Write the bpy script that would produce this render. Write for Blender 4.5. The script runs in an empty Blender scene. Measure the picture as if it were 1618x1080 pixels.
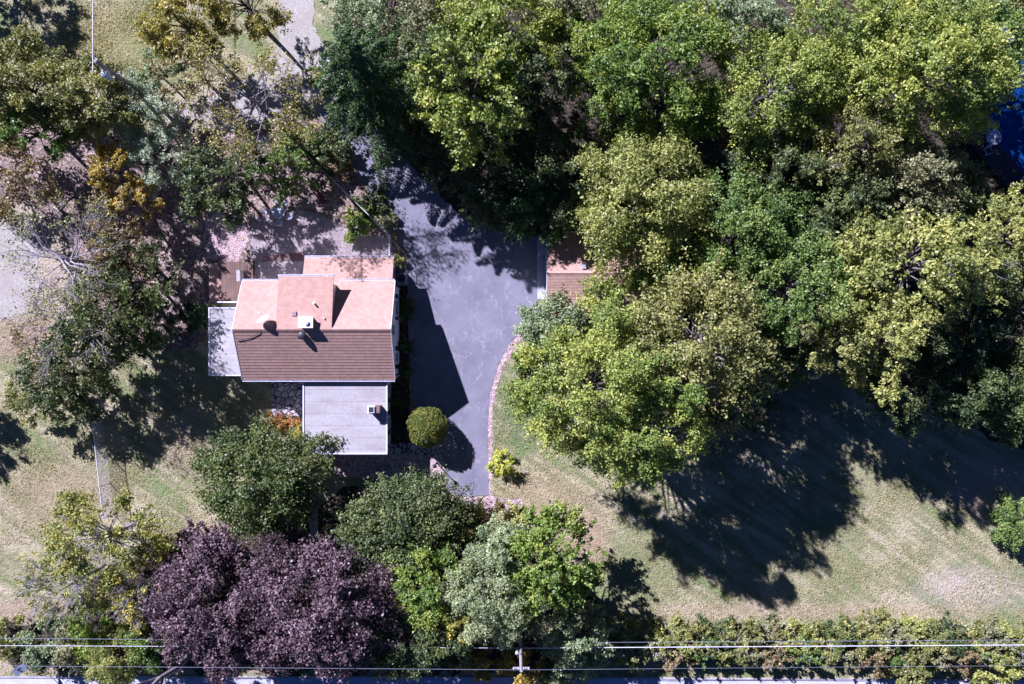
import bpy, math, random
import numpy as np
from mathutils import Vector
R_ = math.radians
scene = bpy.context.scene
col = scene.collection
# ------------------------------------------------------------ camera, sky, sun, exposure
H = 70.0            # drone height in metres
S = 17.7            # photo pixels (1618 wide) per metre on the ground
cam_d = bpy.data.cameras.new('camera'); cam = bpy.data.objects.new('camera', cam_d); col.objects.link(cam)
cam.location = (0, 0, H); cam.rotation_euler = (0, 0, 0)
cam_d.sensor_width = 36; cam_d.lens = 36*S*H/1618; cam_d.clip_end = 2000; cam_d.clip_start = 1
scene.camera = cam
SHX, SHY = 0.97, -1.04        # shadow offset per metre of height
elev = math.atan2(1, math.hypot(SHX, SHY))
w = bpy.data.worlds.new("World"); scene.world = w; w.use_nodes = True
nt = w.node_tree; nt.nodes.clear()
sky = nt.nodes.new('ShaderNodeTexSky'); sky.sky_type = 'NISHITA'; sky.sun_disc = False
sky.sun_elevation = elev
sky.sun_rotation = math.atan2(-SHX, -SHY)
sky.air_density = 0.36; sky.dust_density = 0.03; sky.ozone_density = 8.0; sky.altitude = 2500
bg = nt.nodes.new('ShaderNodeBackground'); bg.inputs[1].default_value = 0.05
wo = nt.nodes.new('ShaderNodeOutputWorld')
nt.links.new(sky.outputs[0], bg.inputs[0]); nt.links.new(bg.outputs[0], wo.inputs[0])
sd = bpy.data.lights.new('sun', 'SUN'); sun = bpy.data.objects.new('sun', sd); col.objects.link(sun)
sd.energy = 5.0; sd.angle = R_(0.55); sd.color = (1.0, 0.88, 0.77)
sun.location = (-30, 30, 40)
sun.rotation_euler = Vector((SHX, SHY, -1)).to_track_quat('-Z', 'Y').to_euler()
vs = scene.view_settings
vs.view_transform = 'Standard'; vs.look = 'None'; vs.gamma = 1; vs.use_curve_mapping = False
vs.exposure = 1.3
vs.use_white_balance = True; vs.white_balance_temperature = 4950; vs.white_balance_tint = 32
scene.render.engine = 'CYCLES'
scene.cycles.max_bounces = 6; scene.cycles.transparent_max_bounces = 8

rng = np.random.default_rng(7)
random.seed(5)
def G(px, py, h=0.0):
    """world point of a thing seen at photo pixel px,py when it is h metres high"""
    k = (1 - h/H)/S
    return Vector(((px-809)*k, (540-py)*k, h))
# ------------------------------------------------------------ materials
def new_mat(name):
    m = bpy.data.materials.new(name); m.use_nodes = True
    n = m.node_tree; n.nodes.clear()
    out = n.nodes.new('ShaderNodeOutputMaterial'); p = n.nodes.new('ShaderNodeBsdfPrincipled')
    n.links.new(p.outputs[0], out.inputs[0])
    return m, n, p, out
def N(n, t, **kw):
    x = n.nodes.new(t)
    for k, v in kw.items(): setattr(x, k, v)
    return x
def pos_node(n, scale=(1, 1, 1), rot=0):
    g = N(n, 'ShaderNodeNewGeometry'); mp = N(n, 'ShaderNodeMapping')
    n.links.new(g.outputs['Position'], mp.inputs[0]); mp.inputs['Scale'].default_value = scale
    if rot:
        m2 = N(n, 'ShaderNodeMapping'); n.links.new(g.outputs['Position'], m2.inputs[0]); m2.inputs['Rotation'].default_value = (0, 0, rot)
        n.links.new(m2.outputs[0], mp.inputs[0])
    return mp.outputs[0]
def noise(n, vec, scale, detail=4, rough=.55, dist=0):
    t = N(n, 'ShaderNodeTexNoise'); n.links.new(vec, t.inputs['Vector'])
    t.inputs['Scale'].default_value = scale; t.inputs['Detail'].default_value = detail
    t.inputs['Roughness'].default_value = rough; t.inputs['Distortion'].default_value = dist
    return t.outputs['Fac']
def ramp(n, fac, stops, interp='LINEAR'):
    r = N(n, 'ShaderNodeValToRGB'); r.color_ramp.interpolation = interp
    e = r.color_ramp.elements
    while len(e) < len(stops): e.new(0.5)
    for i, (p, c) in enumerate(stops):
        e[i].position = p; e[i].color = (*c, 1) if len(c) == 3 else c
    n.links.new(fac, r.inputs[0]); return r.outputs[0]
def mix(n, fac, a, b, bt='MIX'):
    m = N(n, 'ShaderNodeMix', data_type='RGBA', blend_type=bt)
    for sk, v in ((m.inputs['Factor'], fac), (m.inputs['A'], a), (m.inputs['B'], b)):
        if hasattr(v, 'is_output'): n.links.new(v, sk)
        elif isinstance(v, (int, float)): sk.default_value = v
        else: sk.default_value = (*v, 1)
    return m.outputs['Result']
def math_(n, op, a, b=0.0, clamp=False):
    m = N(n, 'ShaderNodeMath', operation=op, use_clamp=clamp)
    for sk, v in ((m.inputs[0], a), (m.inputs[1], b)):
        if hasattr(v, 'is_output'): n.links.new(v, sk)
        else: sk.default_value = v
    return m.outputs[0]
def bump(n, p, fac, strength, dist):
    b = N(n, 'ShaderNodeBump'); b.inputs['Strength'].default_value = strength; b.inputs['Distance'].default_value = dist
    n.links.new(fac, b.inputs['Height']); n.links.new(b.outputs[0], p.inputs['Normal'])
def simple(name, c, c2=None, rough=.7, scale=3, metal=0, bstr=0.0, bscale=20, spec=.5, stops=(.35, .65)):
    m, n, p, o = new_mat(name); v = pos_node(n)
    c2 = c2 or tuple(x*.75 for x in c)
    n.links.new(ramp(n, noise(n, v, scale, 5), [(stops[0], c2), (stops[1], c)]), p.inputs['Base Color'])
    p.inputs['Roughness'].default_value = rough; p.inputs['Metallic'].default_value = metal
    p.inputs['Specular IOR Level'].default_value = spec
    if bstr: bump(n, p, noise(n, v, bscale, 4), bstr, .05)
    return m
def leaf_mat(name, c0, c1, c2, trans=.3, rough=.5):
    m, n, p, out = new_mat(name)
    at = N(n, 'ShaderNodeAttribute'); at.attribute_name = 'tint'
    c = ramp(n, at.outputs['Fac'], [(0.1, c0), (.5, c1), (.95, c2)])
    n.links.new(c, p.inputs['Base Color']); p.inputs['Roughness'].default_value = rough
    p.inputs['Specular IOR Level'].default_value = .4
    t = N(n, 'ShaderNodeBsdfTranslucent')
    hs = N(n, 'ShaderNodeHueSaturation'); hs.inputs['Saturation'].default_value = 1.2; hs.inputs['Value'].default_value = 1.3
    n.links.new(c, hs.inputs['Color']); n.links.new(hs.outputs[0], t.inputs[0])
    ms = N(n, 'ShaderNodeMixShader'); ms.inputs[0].default_value = trans
    n.links.new(p.outputs[0], ms.inputs[1]); n.links.new(t.outputs[0], ms.inputs[2]); n.links.new(ms.outputs[0], out.inputs[0])
    return m
# ------------------------------------------------------------ mesh builder
ORG = {}
def tag(o, label=None, cat=None, group=None, kind=None):
    if label: o['label'] = label
    if cat: o['category'] = cat
    if group: o['group'] = group
    if kind: o['kind'] = kind
    return o
def thing(name, loc, label, cat, group=None):
    o = bpy.data.objects.new(name, None); o.empty_display_size = .3; col.objects.link(o)
    o.location = loc; ORG[o.name] = Vector(loc)
    return tag(o, label, cat, group)
def mesh_obj(name, verts, faces, mat, parent=None, loc=(0, 0, 0), smooth=False, tint=None):
    me = bpy.data.meshes.new(name)
    if isinstance(verts, np.ndarray) and isinstance(faces, np.ndarray):
        nv, nf, k = len(verts), len(faces), faces.shape[1]
        me.vertices.add(nv); me.vertices.foreach_set('co', verts.astype(np.float32).ravel())
        me.loops.add(nf*k); me.loops.foreach_set('vertex_index', faces.astype(np.int32).ravel())
        me.polygons.add(nf); me.polygons.foreach_set('loop_start', (np.arange(nf)*k).astype(np.int32))
        me.update(calc_edges=True)
        if tint is not None:
            a = me.attributes.new('tint', 'FLOAT', 'FACE'); a.data.foreach_set('value', tint.astype(np.float32))
    else:
        me.from_pydata([tuple(v) for v in verts], [], faces); me.update()
    if smooth: me.polygons.foreach_set('use_smooth', [True]*len(me.polygons))
    for mm in (mat if isinstance(mat, (list, tuple)) else [mat]): me.materials.append(mm)
    o = bpy.data.objects.new(name, me); col.objects.link(o); o.location = loc
    if parent is not None: o.parent = parent
    return o
class MB:
    def __init__(s): s.v = []; s.f = []; s.sm = False
    def add(s, vs, fs):
        b = len(s.v); s.v += [Vector(v) for v in vs]; s.f += [tuple(b+i for i in f) for f in fs]; return s
    def box(s, x0, x1, y0, y1, z0, z1, ch=0.0):
        return s.add([(x0,y0,z0),(x1,y0,z0),(x1,y1,z0),(x0,y1,z0),(x0+ch,y0+ch,z1),(x1-ch,y0+ch,z1),(x1-ch,y1-ch,z1),(x0+ch,y1-ch,z1)],
            [(3,2,1,0),(4,5,6,7),(0,1,5,4),(1,2,6,5),(2,3,7,6),(3,0,4,7)])
    def obox(s, a, b, wid, z0, z1):      # oriented box along a->b in plan
        a = Vector((a[0], a[1], 0)); b = Vector((b[0], b[1], 0)); d = (b-a).normalized(); n = Vector((-d.y, d.x, 0))*wid/2
        q = [a-n, b-n, b+n, a+n]
        return s.prism([(p.x, p.y) for p in q], z0, z1)
    def prism(s, poly, z0, z1):
        n = len(poly)
        ar = sum(poly[i][0]*poly[(i+1)%n][1]-poly[(i+1)%n][0]*poly[i][1] for i in range(n))
        if ar < 0: poly = poly[::-1]
        vs = [(x, y, z0) for x, y in poly]+[(x, y, z1) for x, y in poly]
        return s.add(vs, [tuple(range(n-1, -1, -1)), tuple(range(n, 2*n))]+[(i, (i+1)%n, n+(i+1)%n, n+i) for i in range(n)])
    def tube(s, pts, rad, n=6, cap=True):
        pts = [Vector(p) for p in pts]; m = len(pts)
        if not hasattr(rad, '__len__'): rad = [rad]*m
        vs = []
        for i, p in enumerate(pts):
            d = (pts[min(i+1, m-1)]-pts[max(i-1, 0)]).normalized()
            u = d.cross(Vector((0, 0, 1))) if abs(d.z) < .9 else d.cross(Vector((1, 0, 0)))
            u.normalize(); v = d.cross(u)
            for k in range(n):
                a = 2*math.pi*k/n; vs.append(p+(u*math.cos(a)+v*math.sin(a))*rad[i])
        fs = [(i*n+k, i*n+(k+1)%n, (i+1)*n+(k+1)%n, (i+1)*n+k) for i in range(m-1) for k in range(n)]
        if cap: fs += [tuple(range(n-1, -1, -1)), tuple((m-1)*n+k for k in range(n))]
        return s.add(vs, fs)
    def lathe(s, c, prof, n=20):
        c = Vector(c); m = len(prof); vs = []
        for r, z in prof:
            for k in range(n): a = 2*math.pi*k/n; vs.append(c+Vector((r*math.cos(a), r*math.sin(a), z)))
        fs = [(i*n+k, i*n+(k+1)%n, (i+1)*n+(k+1)%n, (i+1)*n+k) for i in range(m-1) for k in range(n)]
        fs += [tuple(range(n-1, -1, -1)), tuple((m-1)*n+k for k in range(n))]
        return s.add(vs, fs)
    def build(s, name, mat, parent=None, smooth=False):
        if parent is None:
            xs = [v.x for v in s.v]; ys = [v.y for v in s.v]; zs = [v.z for v in s.v]
            org = Vector(((min(xs)+max(xs))/2, (min(ys)+max(ys))/2, min(zs)))
            o = mesh_obj(name, [v-org for v in s.v], s.f, mat, None, org, smooth); ORG[o.name] = org; return o
        org = ORG[parent.name]
        o = mesh_obj(name, [v-org for v in s.v], s.f, mat, parent, (0, 0, 0), smooth); ORG[o.name] = org; return o
# ------------------------------------------------------------ ground sheets
def jag(pts, amp, step, seed=0):
    """resample a closed outline and roughen it (metres)"""
    r = random.Random(seed); out = []
    n = len(pts)
    for i in range(n):
        a = Vector(pts[i]); b = Vector(pts[(i+1) % n]); L = (b-a).length; k = max(1, int(L/step))
        d = (b-a)/L; nn = Vector((-d.y, d.x))
        for j in range(k):
            out.append(a+(b-a)*(j/k)+nn*r.uniform(-amp, amp))
    return [(p.x, p.y) for p in out]
def smooth_poly(pts, it=2):
    for _ in range(it):
        q = []
        for i in range(len(pts)):
            a = pts[i]; b = pts[(i+1) % len(pts)]
            q += [(a[0]*.75+b[0]*.25, a[1]*.75+b[1]*.25), (a[0]*.25+b[0]*.75, a[1]*.25+b[1]*.75)]
        pts = q
    return pts
def gp(pxs): return [(G(x, y).x, G(x, y).y) for x, y in pxs]
def sheet(name, pxs, z, mat, amp=.08, step=.35, sm=0, seed=1, thick=.0, zb=None):
    pts = gp(pxs)
    if sm: pts = smooth_poly(pts, sm)
    if amp: pts = jag(pts, amp, step, seed)
    mb = MB(); n = len(pts)
    ar = sum(pts[i][0]*pts[(i+1)%n][1]-pts[(i+1)%n][0]*pts[i][1] for i in range(n))
    if ar < 0: pts = pts[::-1]
    mb.add([(x, y, z) for x, y in pts], [tuple(range(n))])
    if thick:
        mb = MB(); mb.prism(pts, z-thick, z)
    o = mb.build(name, mat); return tag(o, kind='structure')

def lawn_material():
    m, n, p, o = new_mat('lawn')
    v = pos_node(n)
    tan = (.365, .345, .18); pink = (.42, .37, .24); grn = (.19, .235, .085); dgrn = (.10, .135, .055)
    big = noise(n, v, .16, 3, .5, .6); mid = noise(n, v, .7, 5, .6); fine = noise(n, v, 6, 5, .7)
    stripes = N(n, 'ShaderNodeTexNoise'); n.links.new(pos_node(n, (.09, .9, 1), R_(35)), stripes.inputs['Vector'])
    stripes.inputs['Scale'].default_value = 1.4; stripes.inputs['Detail'].default_value = 3
    f = math_(n, 'ADD', math_(n, 'MULTIPLY', big, .6), math_(n, 'MULTIPLY', mid, .5))
    f = math_(n, 'ADD', f, math_(n, 'MULTIPLY', math_(n, 'SUBTRACT', stripes.outputs['Fac'], .5), .95))
    c = ramp(n, f, [(.38, grn), (.52, (.27, .255, .135)), (.62, tan), (.75, pink)])
    # patches: px, py, rx, ry (photo px), colour, amount
    for (px, py, rx, ry, cc, am) in [
        (225, 60, 130, 90, (.23, .24, .085), .6), (150, 60, 60, 70, (.34, .29, .14), .5),
        (825, 650, 45, 70, (.12, .17, .06), .75), (850, 790, 70, 50, (.37, .28, .16), .6), (1010, 900, 80, 90, (.20, .22, .09), .75),
        (930, 850, 40, 60, (.40, .28, .18), .6),
        (1400, 760, 170, 60, (.22, .22, .09), .5), (1560, 770, 70, 50, (.45, .33, .25), .7), (1530, 930, 90, 40, (.46, .40, .33), .45),
        (1300, 900, 120, 60, (.25, .25, .11), .45), (1250, 965, 300, 16, (.38, .30, .19), .6),
        (100, 780, 120, 60, (.33, .26, .15), .6), (330, 650, 90, 70, (.27, .25, .12), .5), (290, 700, 60, 50, (.40, .31, .22), .4),
        (40, 965, 110, 25, (.32, .23, .16), .6), (330, 860, 70, 40, (.38, .27, .17), .7), (300, 1052, 400, 14, (.48, .38, .27), .8),
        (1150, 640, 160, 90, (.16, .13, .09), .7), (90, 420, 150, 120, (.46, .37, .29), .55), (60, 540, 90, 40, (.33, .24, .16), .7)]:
        g = G(px, py); s = N(n, 'ShaderNodeVectorMath', operation='DISTANCE')
        mp = N(n, 'ShaderNodeMapping', vector_type='POINT')
        ge = N(n, 'ShaderNodeNewGeometry'); n.links.new(ge.outputs['Position'], mp.inputs[0])
        mp.inputs['Scale'].default_value = (S/rx, S/ry, 0); n.links.new(mp.outputs[0], s.inputs[0])
        s.inputs[1].default_value = (g.x*S/rx, g.y*S/ry, 0)
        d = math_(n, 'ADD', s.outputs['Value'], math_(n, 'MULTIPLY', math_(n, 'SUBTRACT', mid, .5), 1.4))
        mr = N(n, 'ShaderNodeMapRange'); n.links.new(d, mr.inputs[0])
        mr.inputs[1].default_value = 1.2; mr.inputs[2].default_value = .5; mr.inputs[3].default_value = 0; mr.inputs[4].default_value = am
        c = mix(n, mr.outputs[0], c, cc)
    sp = ramp(n, fine, [(.28, (.62, .64, .6)), (.5, (1.06, 1.06, 1.04)), (.72, (1.4, 1.38, 1.3))])
    c = mix(n, .9, c, sp, 'MULTIPLY')
    n.links.new(c, p.inputs['Base Color']); p.inputs['Roughness'].default_value = .95; p.inputs['Specular IOR Level'].default_value = .1
    h = math_(n, 'ADD', math_(n, 'MULTIPLY', fine, 1.0), math_(n, 'MULTIPLY', noise(n, v, 2.2, 3), .8))
    bump(n, p, h, .9, .2)
    return m
def speckle(name, c0, c1, c2, cs=7, big=None, bstr=.8, bd=.06):
    """gravel / leaf litter: irregular coloured specks"""
    m, n, p, o = new_mat(name); v = pos_node(n)
    vo = N(n, 'ShaderNodeTexVoronoi'); n.links.new(v, vo.inputs['Vector']); vo.inputs['Scale'].default_value = cs
    sep = N(n, 'ShaderNodeSeparateColor'); n.links.new(vo.outputs['Color'], sep.inputs[0])
    c = ramp(n, sep.outputs[0], [(.1, c0), (.5, c1), (.9, c2)])
    b = noise(n, v, .5, 4)
    c = mix(n, ramp(n, b, [(.4, (0, 0, 0)), (.65, (1, 1, 1))]), c, mix(n, .65, c, big or c0))
    n.links.new(c, p.inputs['Base Color']); p.inputs['Roughness'].default_value = .95; p.inputs['Specular IOR Level'].default_value = .15
    bump(n, p, math_(n, 'ADD', vo.outputs['Distance'], noise(n, v, 9, 3)), bstr, bd)
    return m
def asphalt_material():
    m, n, p, o = new_mat('asphalt'); v = pos_node(n)
    base = ramp(n, noise(n, v, .35, 5, .6), [(.35, (.155, .152, .175)), (.65, (.215, .21, .235))])
    base = mix(n, .5, base, ramp(n, noise(n, v, 30, 2, .8), [(.3, (.6, .6, .6)), (.7, (1.35, 1.35, 1.35))]), 'MULTIPLY')
    # healed cracks: thin pale lines
    wv = N(n, 'ShaderNodeVectorMath', operation='ADD'); n.links.new(v, wv.inputs[0])
    nz = N(n, 'ShaderNodeTexNoise'); n.links.new(v, nz.inputs['Vector']); nz.inputs['Scale'].default_value = .8; nz.inputs['Detail'].default_value = 6
    sc = N(n, 'ShaderNodeVectorMath', operation='SCALE'); n.links.new(nz.outputs['Color'], sc.inputs[0]); sc.inputs['Scale'].default_value = 1.6
    n.links.new(sc.outputs[0], wv.inputs[1])
    mp = N(n, 'ShaderNodeMapping'); n.links.new(wv.outputs[0], mp.inputs[0]); mp.inputs['Scale'].default_value = (.55, .22, 1)
    vo = N(n, 'ShaderNodeTexVoronoi', feature='DISTANCE_TO_EDGE'); n.links.new(mp.outputs[0], vo.inputs['Vector']); vo.inputs['Scale'].default_value = 1
    cr = ramp(n, vo.outputs['Distance'], [(0.0, (1, 1, 1)), (.03, (0, 0, 0))])
    msk = ramp(n, noise(n, v, .9, 5, .7), [(.44, (0, 0, 0)), (.56, (1, 1, 1))])
    f = mix(n, 1.0, cr, msk, 'MULTIPLY')
    c = mix(n, math_(n, 'MULTIPLY', f, .34), base, (.46, .44, .44))
    g = G(740, 540); 
    n.links.new(c, p.inputs['Base Color']); p.inputs['Roughness'].default_value = .85; p.inputs['Specular IOR Level'].default_value = .3
    bump(n, p, noise(n, v, 40, 2), .3, .02)
    return m
def grid_paver(name, c0, c1, cm, bw, bh, mortar=.02, rot=0):
    m, n, p, o = new_mat(name); v = pos_node(n, (1, 1, 1), rot)
    b = N(n, 'ShaderNodeTexBrick'); n.links.new(v, b.inputs['Vector']); b.inputs['Scale'].default_value = 1
    b.inputs['Color1'].default_value = (*c0, 1); b.inputs['Color2'].default_value = (*c1, 1); b.inputs['Mortar'].default_value = (*cm, 1)
    b.inputs['Brick Width'].default_value = bw; b.inputs['Row Height'].default_value = bh; b.inputs['Mortar Size'].default_value = mortar
    c = mix(n, .6, b.outputs['Color'], ramp(n, noise(n, v, 1.5, 5), [(.3, (.6, .6, .6)), (.7, (1.2, 1.2, 1.2))]), 'MULTIPLY')
    n.links.new(c, p.inputs['Base Color']); p.inputs['Roughness'].default_value = .9
    bump(n, p, b.outputs['Fac'], -.5, .02)
    return m
def shingle_material():
    m, n, p, o = new_mat('shingles')
    tc = N(n, 'ShaderNodeTexCoord'); v = tc.outputs['Object']
    b = N(n, 'ShaderNodeTexBrick'); n.links.new(v, b.inputs['Vector']); b.inputs['Scale'].default_value = 1
    b.inputs['Brick Width'].default_value = .30; b.inputs['Row Height'].default_value = .24; b.inputs['Mortar Size'].default_value = .0
    b.inputs['Bias'].default_value = -.1
    b.inputs['Color1'].default_value = (.385, .25, .18, 1); b.inputs['Color2'].default_value = (.46, .305, .225, 1)
    c = mix(n, .55, b.outputs['Color'], ramp(n, noise(n, v, .45, 5, .6), [(.3, (.9, .88, .88)), (.7, (1.08, 1.05, 1.03))]), 'MULTIPLY')
    c = mix(n, .5, c, ramp(n, noise(n, v, 14, 3, .8), [(.3, (.7, .7, .7)), (.7, (1.25, 1.25, 1.25))]), 'MULTIPLY')
    n.links.new(c, p.inputs['Base Color']); p.inputs['Roughness'].default_value = .95; p.inputs['Specular IOR Level'].default_value = .15
    bump(n, p, noise(n, v, 40, 2), .25, .01)
    return m
def membrane_material():
    m, n, p, o = new_mat('roof_membrane'); v = pos_node(n)
    st = ramp(n, noise(n, pos_node(n, (.35, 1.2, 1)), 1.0, 6, .65), [(.3, (.29, .275, .25)), (.62, (.39, .375, .35))])
    wv = N(n, 'ShaderNodeTexWave', bands_direction='Y'); n.links.new(v, wv.inputs['Vector'])
    wv.inputs['Scale'].default_value = .31; wv.inputs['Distortion'].default_value = .15; wv.inputs['Detail Scale'].default_value = .6
    seam = ramp(n, wv.outputs['Fac'], [(0.0, (.72, .70, .70)), (.018, (1, 1, 1))])
    c = mix(n, .8, st, seam, 'MULTIPLY')
    c = mix(n, .35, c, ramp(n, noise(n, v, 5, 5, .7), [(.35, (.5, .47, .44)), (.6, (1, 1, 1))]), 'MULTIPLY')
    n.links.new(c, p.inputs['Base Color']); p.inputs['Roughness'].default_value = .7
    return m
def flagstone_material():
    m, n, p, o = new_mat('flagstone'); v = pos_node(n)
    vo = N(n, 'ShaderNodeTexVoronoi', feature='DISTANCE_TO_EDGE'); n.links.new(v, vo.inputs['Vector']); vo.inputs['Scale'].default_value = 2.0
    v2 = N(n, 'ShaderNodeTexVoronoi'); n.links.new(v, v2.inputs['Vector']); v2.inputs['Scale'].default_value = 2.0
    sep = N(n, 'ShaderNodeSeparateColor'); n.links.new(v2.outputs['Color'], sep.inputs[0])
    stone = ramp(n, sep.outputs[0], [(.1, (.34, .31, .29)), (.9, (.55, .52, .5))])
    edge = ramp(n, vo.outputs['Distance'], [(.05, (0, 0, 0)), (.09, (1, 1, 1))])
    c = mix(n, edge, (.05, .045, .04), stone)
    n.links.new(c, p.inputs['Base Color']); p.inputs['Roughness'].default_value = .85
    bump(n, p, edge, .6, .04)
    return m
M = {}
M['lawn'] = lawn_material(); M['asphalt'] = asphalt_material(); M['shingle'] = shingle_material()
M['membrane'] = membrane_material(); M['flag'] = flagstone_material()
M['gravel'] = speckle('pink_gravel', (.22, .155, .14), (.38, .28, .25), (.58, .46, .43), 7, (.42, .32, .28))
M['litter'] = speckle('leaf_litter', (.12, .085, .065), (.24, .18, .14), (.42, .34, .27), 6, (.18, .14, .105))
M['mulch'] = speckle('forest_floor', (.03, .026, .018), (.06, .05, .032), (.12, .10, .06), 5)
M['palegravel'] = speckle('pale_gravel', (.28, .265, .20), (.35, .335, .27), (.43, .41, .34), 12, (.30, .28, .22), .3, .03)
M['road'] = simple('road', (.48, .48, .5), (.38, .38, .4), .85, 1.2, bstr=.2)
M['concrete'] = simple('concrete', (.44, .41, .38), (.31, .29, .28), .9, 1.3, bstr=.2)
M['apron'] = simple('apron_concrete', (.46, .46, .46), (.33, .33, .34), .9, 1.8, bstr=.2)
M['paver'] = grid_paver('patio_pavers', (.34, .285, .26), (.27, .22, .205), (.19, .155, .145), .6, .6, .02)
M['redpaver'] = grid_paver('brick_pavers', (.24, .13, .11), (.17, .10, .085), (.09, .07, .06), .22, .22, .02)
M['white'] = simple('white_paint', (.72, .72, .74), (.62, .62, .64), .45, 2)
M['siding'] = simple('white_siding', (.70, .71, .74), (.62, .63, .66), .6, 1.5)
M['trim'] = simple('white_trim', (.78, .78, .8), (.7, .7, .72), .4, 2)
M['darkshutter'] = simple('dark_shutter', (.03, .03, .045), (.02, .02, .03), .5, 2)
M['glass'] = simple('window_glass', (.05, .065, .09), (.03, .04, .06), .05, 1, spec=.9)
M['darkmetal'] = simple('dark_metal', (.035, .035, .04), (.02, .02, .025), .5, 4)
M['lightmetal'] = simple('galvanised_steel', (.55, .57, .62), (.42, .44, .48), .4, 4, metal=.4)
M['wood'] = simple('grey_pole_wood', (.38, .34, .30), (.24, .21, .18), .9, 5, bstr=.4)
M['deckwood'] = grid_paver('deck_boards', (.20, .125, .085), (.15, .095, .065), (.04, .028, .02), .15, 6.0, .015)
M['stepwood'] = simple('weathered_step_wood', (.42, .28, .21), (.28, .18, .14), .9, 3)
M['pooldeck'] = simple('dark_deck_stain', (.055, .035, .035), (.035, .024, .026), .7, 6)
M['brick'] = grid_paver('chimney_brick', (.22, .10, .08), (.16, .075, .06), (.25, .22, .2), .22, .075, .01)
M['stone'] = simple('field_stone', (.34, .31, .30), (.19, .17, .17), .9, 5, bstr=.5)
M['bark'] = simple('bark', (.11, .085, .065), (.055, .042, .034), .95, 6, bstr=.6)
M['palebark'] = simple('pale_bark', (.40, .37, .36), (.25, .23, .225), .9, 5, bstr=.4)
M['greybark'] = simple('grey_bark', (.25, .22, .20), (.14, .12, .11), .9, 5, bstr=.4)
M['redpaint'] = simple('dark_red_paint', (.13, .02, .025), (.08, .012, .02), .6, 3)
M['acgrey'] = simple('grey_enamel', (.22, .25, .33), (.17, .19, .26), .4, 3)
M['insul'] = simple('glazed_insulator', (.55, .6, .72), (.4, .45, .6), .25, 3)
M['cable'] = simple('aluminium_cable', (.62, .63, .68), (.5, .5, .56), .5, 1)
M['darkcable'] = simple('grey_cable', (.20, .22, .26), (.16, .17, .2), .5, 1)
def glass_top():
    m, n, p, o = new_mat('frosted_glass_top'); v = pos_node(n)
    n.links.new(ramp(n, noise(n, v, 5, 3), [(.35, (.5, .53, .56)), (.65, (.68, .7, .74))]), p.inputs['Base Color'])
    p.inputs['Roughness'].default_value = .15; p.inputs['Specular IOR Level'].default_value = .8
    p.inputs['Alpha'].default_value = .88
    return m
M['tabletop'] = glass_top()
M['clearglass'] = glass_top(); M['clearglass'].name = 'clear_glass'; M['clearglass'].node_tree.nodes['Principled BSDF'].inputs['Alpha'].default_value = .4
def pool_mat():
    m, n, p, o = new_mat('pool_water'); v = pos_node(n)
    n.links.new(ramp(n, noise(n, v, .8, 4), [(.3, (.004, .022, .10)), (.6, (.01, .05, .18)), (.8, (.05, .12, .28))]), p.inputs['Base Color'])
    p.inputs['Roughness'].default_value = .08; bump(n, p, noise(n, v, 4, 3), .25, .05)
    return m
M['pool'] = pool_mat()

# ------------------------------------------------------------ the setting
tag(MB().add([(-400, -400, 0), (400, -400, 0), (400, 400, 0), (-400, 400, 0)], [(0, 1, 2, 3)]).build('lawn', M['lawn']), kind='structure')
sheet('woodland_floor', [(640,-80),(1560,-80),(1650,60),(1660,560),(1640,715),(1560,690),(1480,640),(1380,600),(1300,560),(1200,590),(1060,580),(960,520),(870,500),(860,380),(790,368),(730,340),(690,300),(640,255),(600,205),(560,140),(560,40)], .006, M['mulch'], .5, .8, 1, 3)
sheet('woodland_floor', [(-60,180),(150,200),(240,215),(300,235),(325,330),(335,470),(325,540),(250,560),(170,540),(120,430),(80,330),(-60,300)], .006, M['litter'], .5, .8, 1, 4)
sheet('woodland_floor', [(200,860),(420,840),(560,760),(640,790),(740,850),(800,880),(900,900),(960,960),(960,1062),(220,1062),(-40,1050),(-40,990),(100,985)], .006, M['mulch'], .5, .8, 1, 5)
sheet('leaf_covered_yard', [(255,195),(420,205),(505,182),(540,240),(610,350),(640,395),(640,445),(480,450),(335,480),(322,420),(318,330),(250,290)], .010, M['litter'], .2, .4, 0, 6)
sheet('gravel_bed', [(326,345),(350,325),(388,335),(392,380),(378,412),(330,412),(322,380)], .014, M['gravel'], .15, .3, 0, 7)
sheet('gravel_bed', [(400,215),(447,207),(470,250),(420,262),(372,262)], .014, M['gravel'], .15, .3, 0, 17)
sheet('gravel_drive', [(440,-60),(500,-60),(495,40),(540,130),(560,175),(585,212),(538,218),(505,180),(470,160),(440,175),(400,200),(340,212),(262,192),(262,165),(330,150),(400,120),(440,70)], .018, M['palegravel'], .12, .4, 0, 8)
sheet('gravel_drive', [(-60,330),(30,352),(62,385),(58,440),(70,480),(20,500),(-60,540)], .018, M['palegravel'], .2, .4, 0, 9)
sheet('driveway', [(502,176),(530,222),(565,275),(600,330),(625,368),(643,402),(645,470),(646,560),(648,600),(655,640),(655,690),(693,703),(704,739),(706,772),(725,784),(772,782),(771,720),(771,650),(776,610),(788,575),(803,545),(822,520),(849,497),(849,372),(810,371),(765,362),(725,337),(690,306),(650,262),(615,220),(590,196),(560,176)], .024, M['asphalt'], .04, .5, 0, 10)
sheet('driveway_apron', [(849,373),(864,373),(864,472),(849,472)], .030, M['apron'], 0)
sheet('gravel_bed', [(673,718),(693,705),(704,739),(706,772),(725,784),(772,783),(825,790),(828,806),(780,812),(735,800),(700,780),(668,751),(640,760),(540,752),(500,735),(500,720),(612,718)], .020, M['gravel'], .06, .3, 0, 11)
sheet('driveway_edging', [(771,782),(771,650),(776,610),(788,575),(803,545),(824,520),(832,524),(812,550),(797,578),(785,612),(779,650),(777,786)], .016, M['gravel'], .1, .3, 0, 12)
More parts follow.
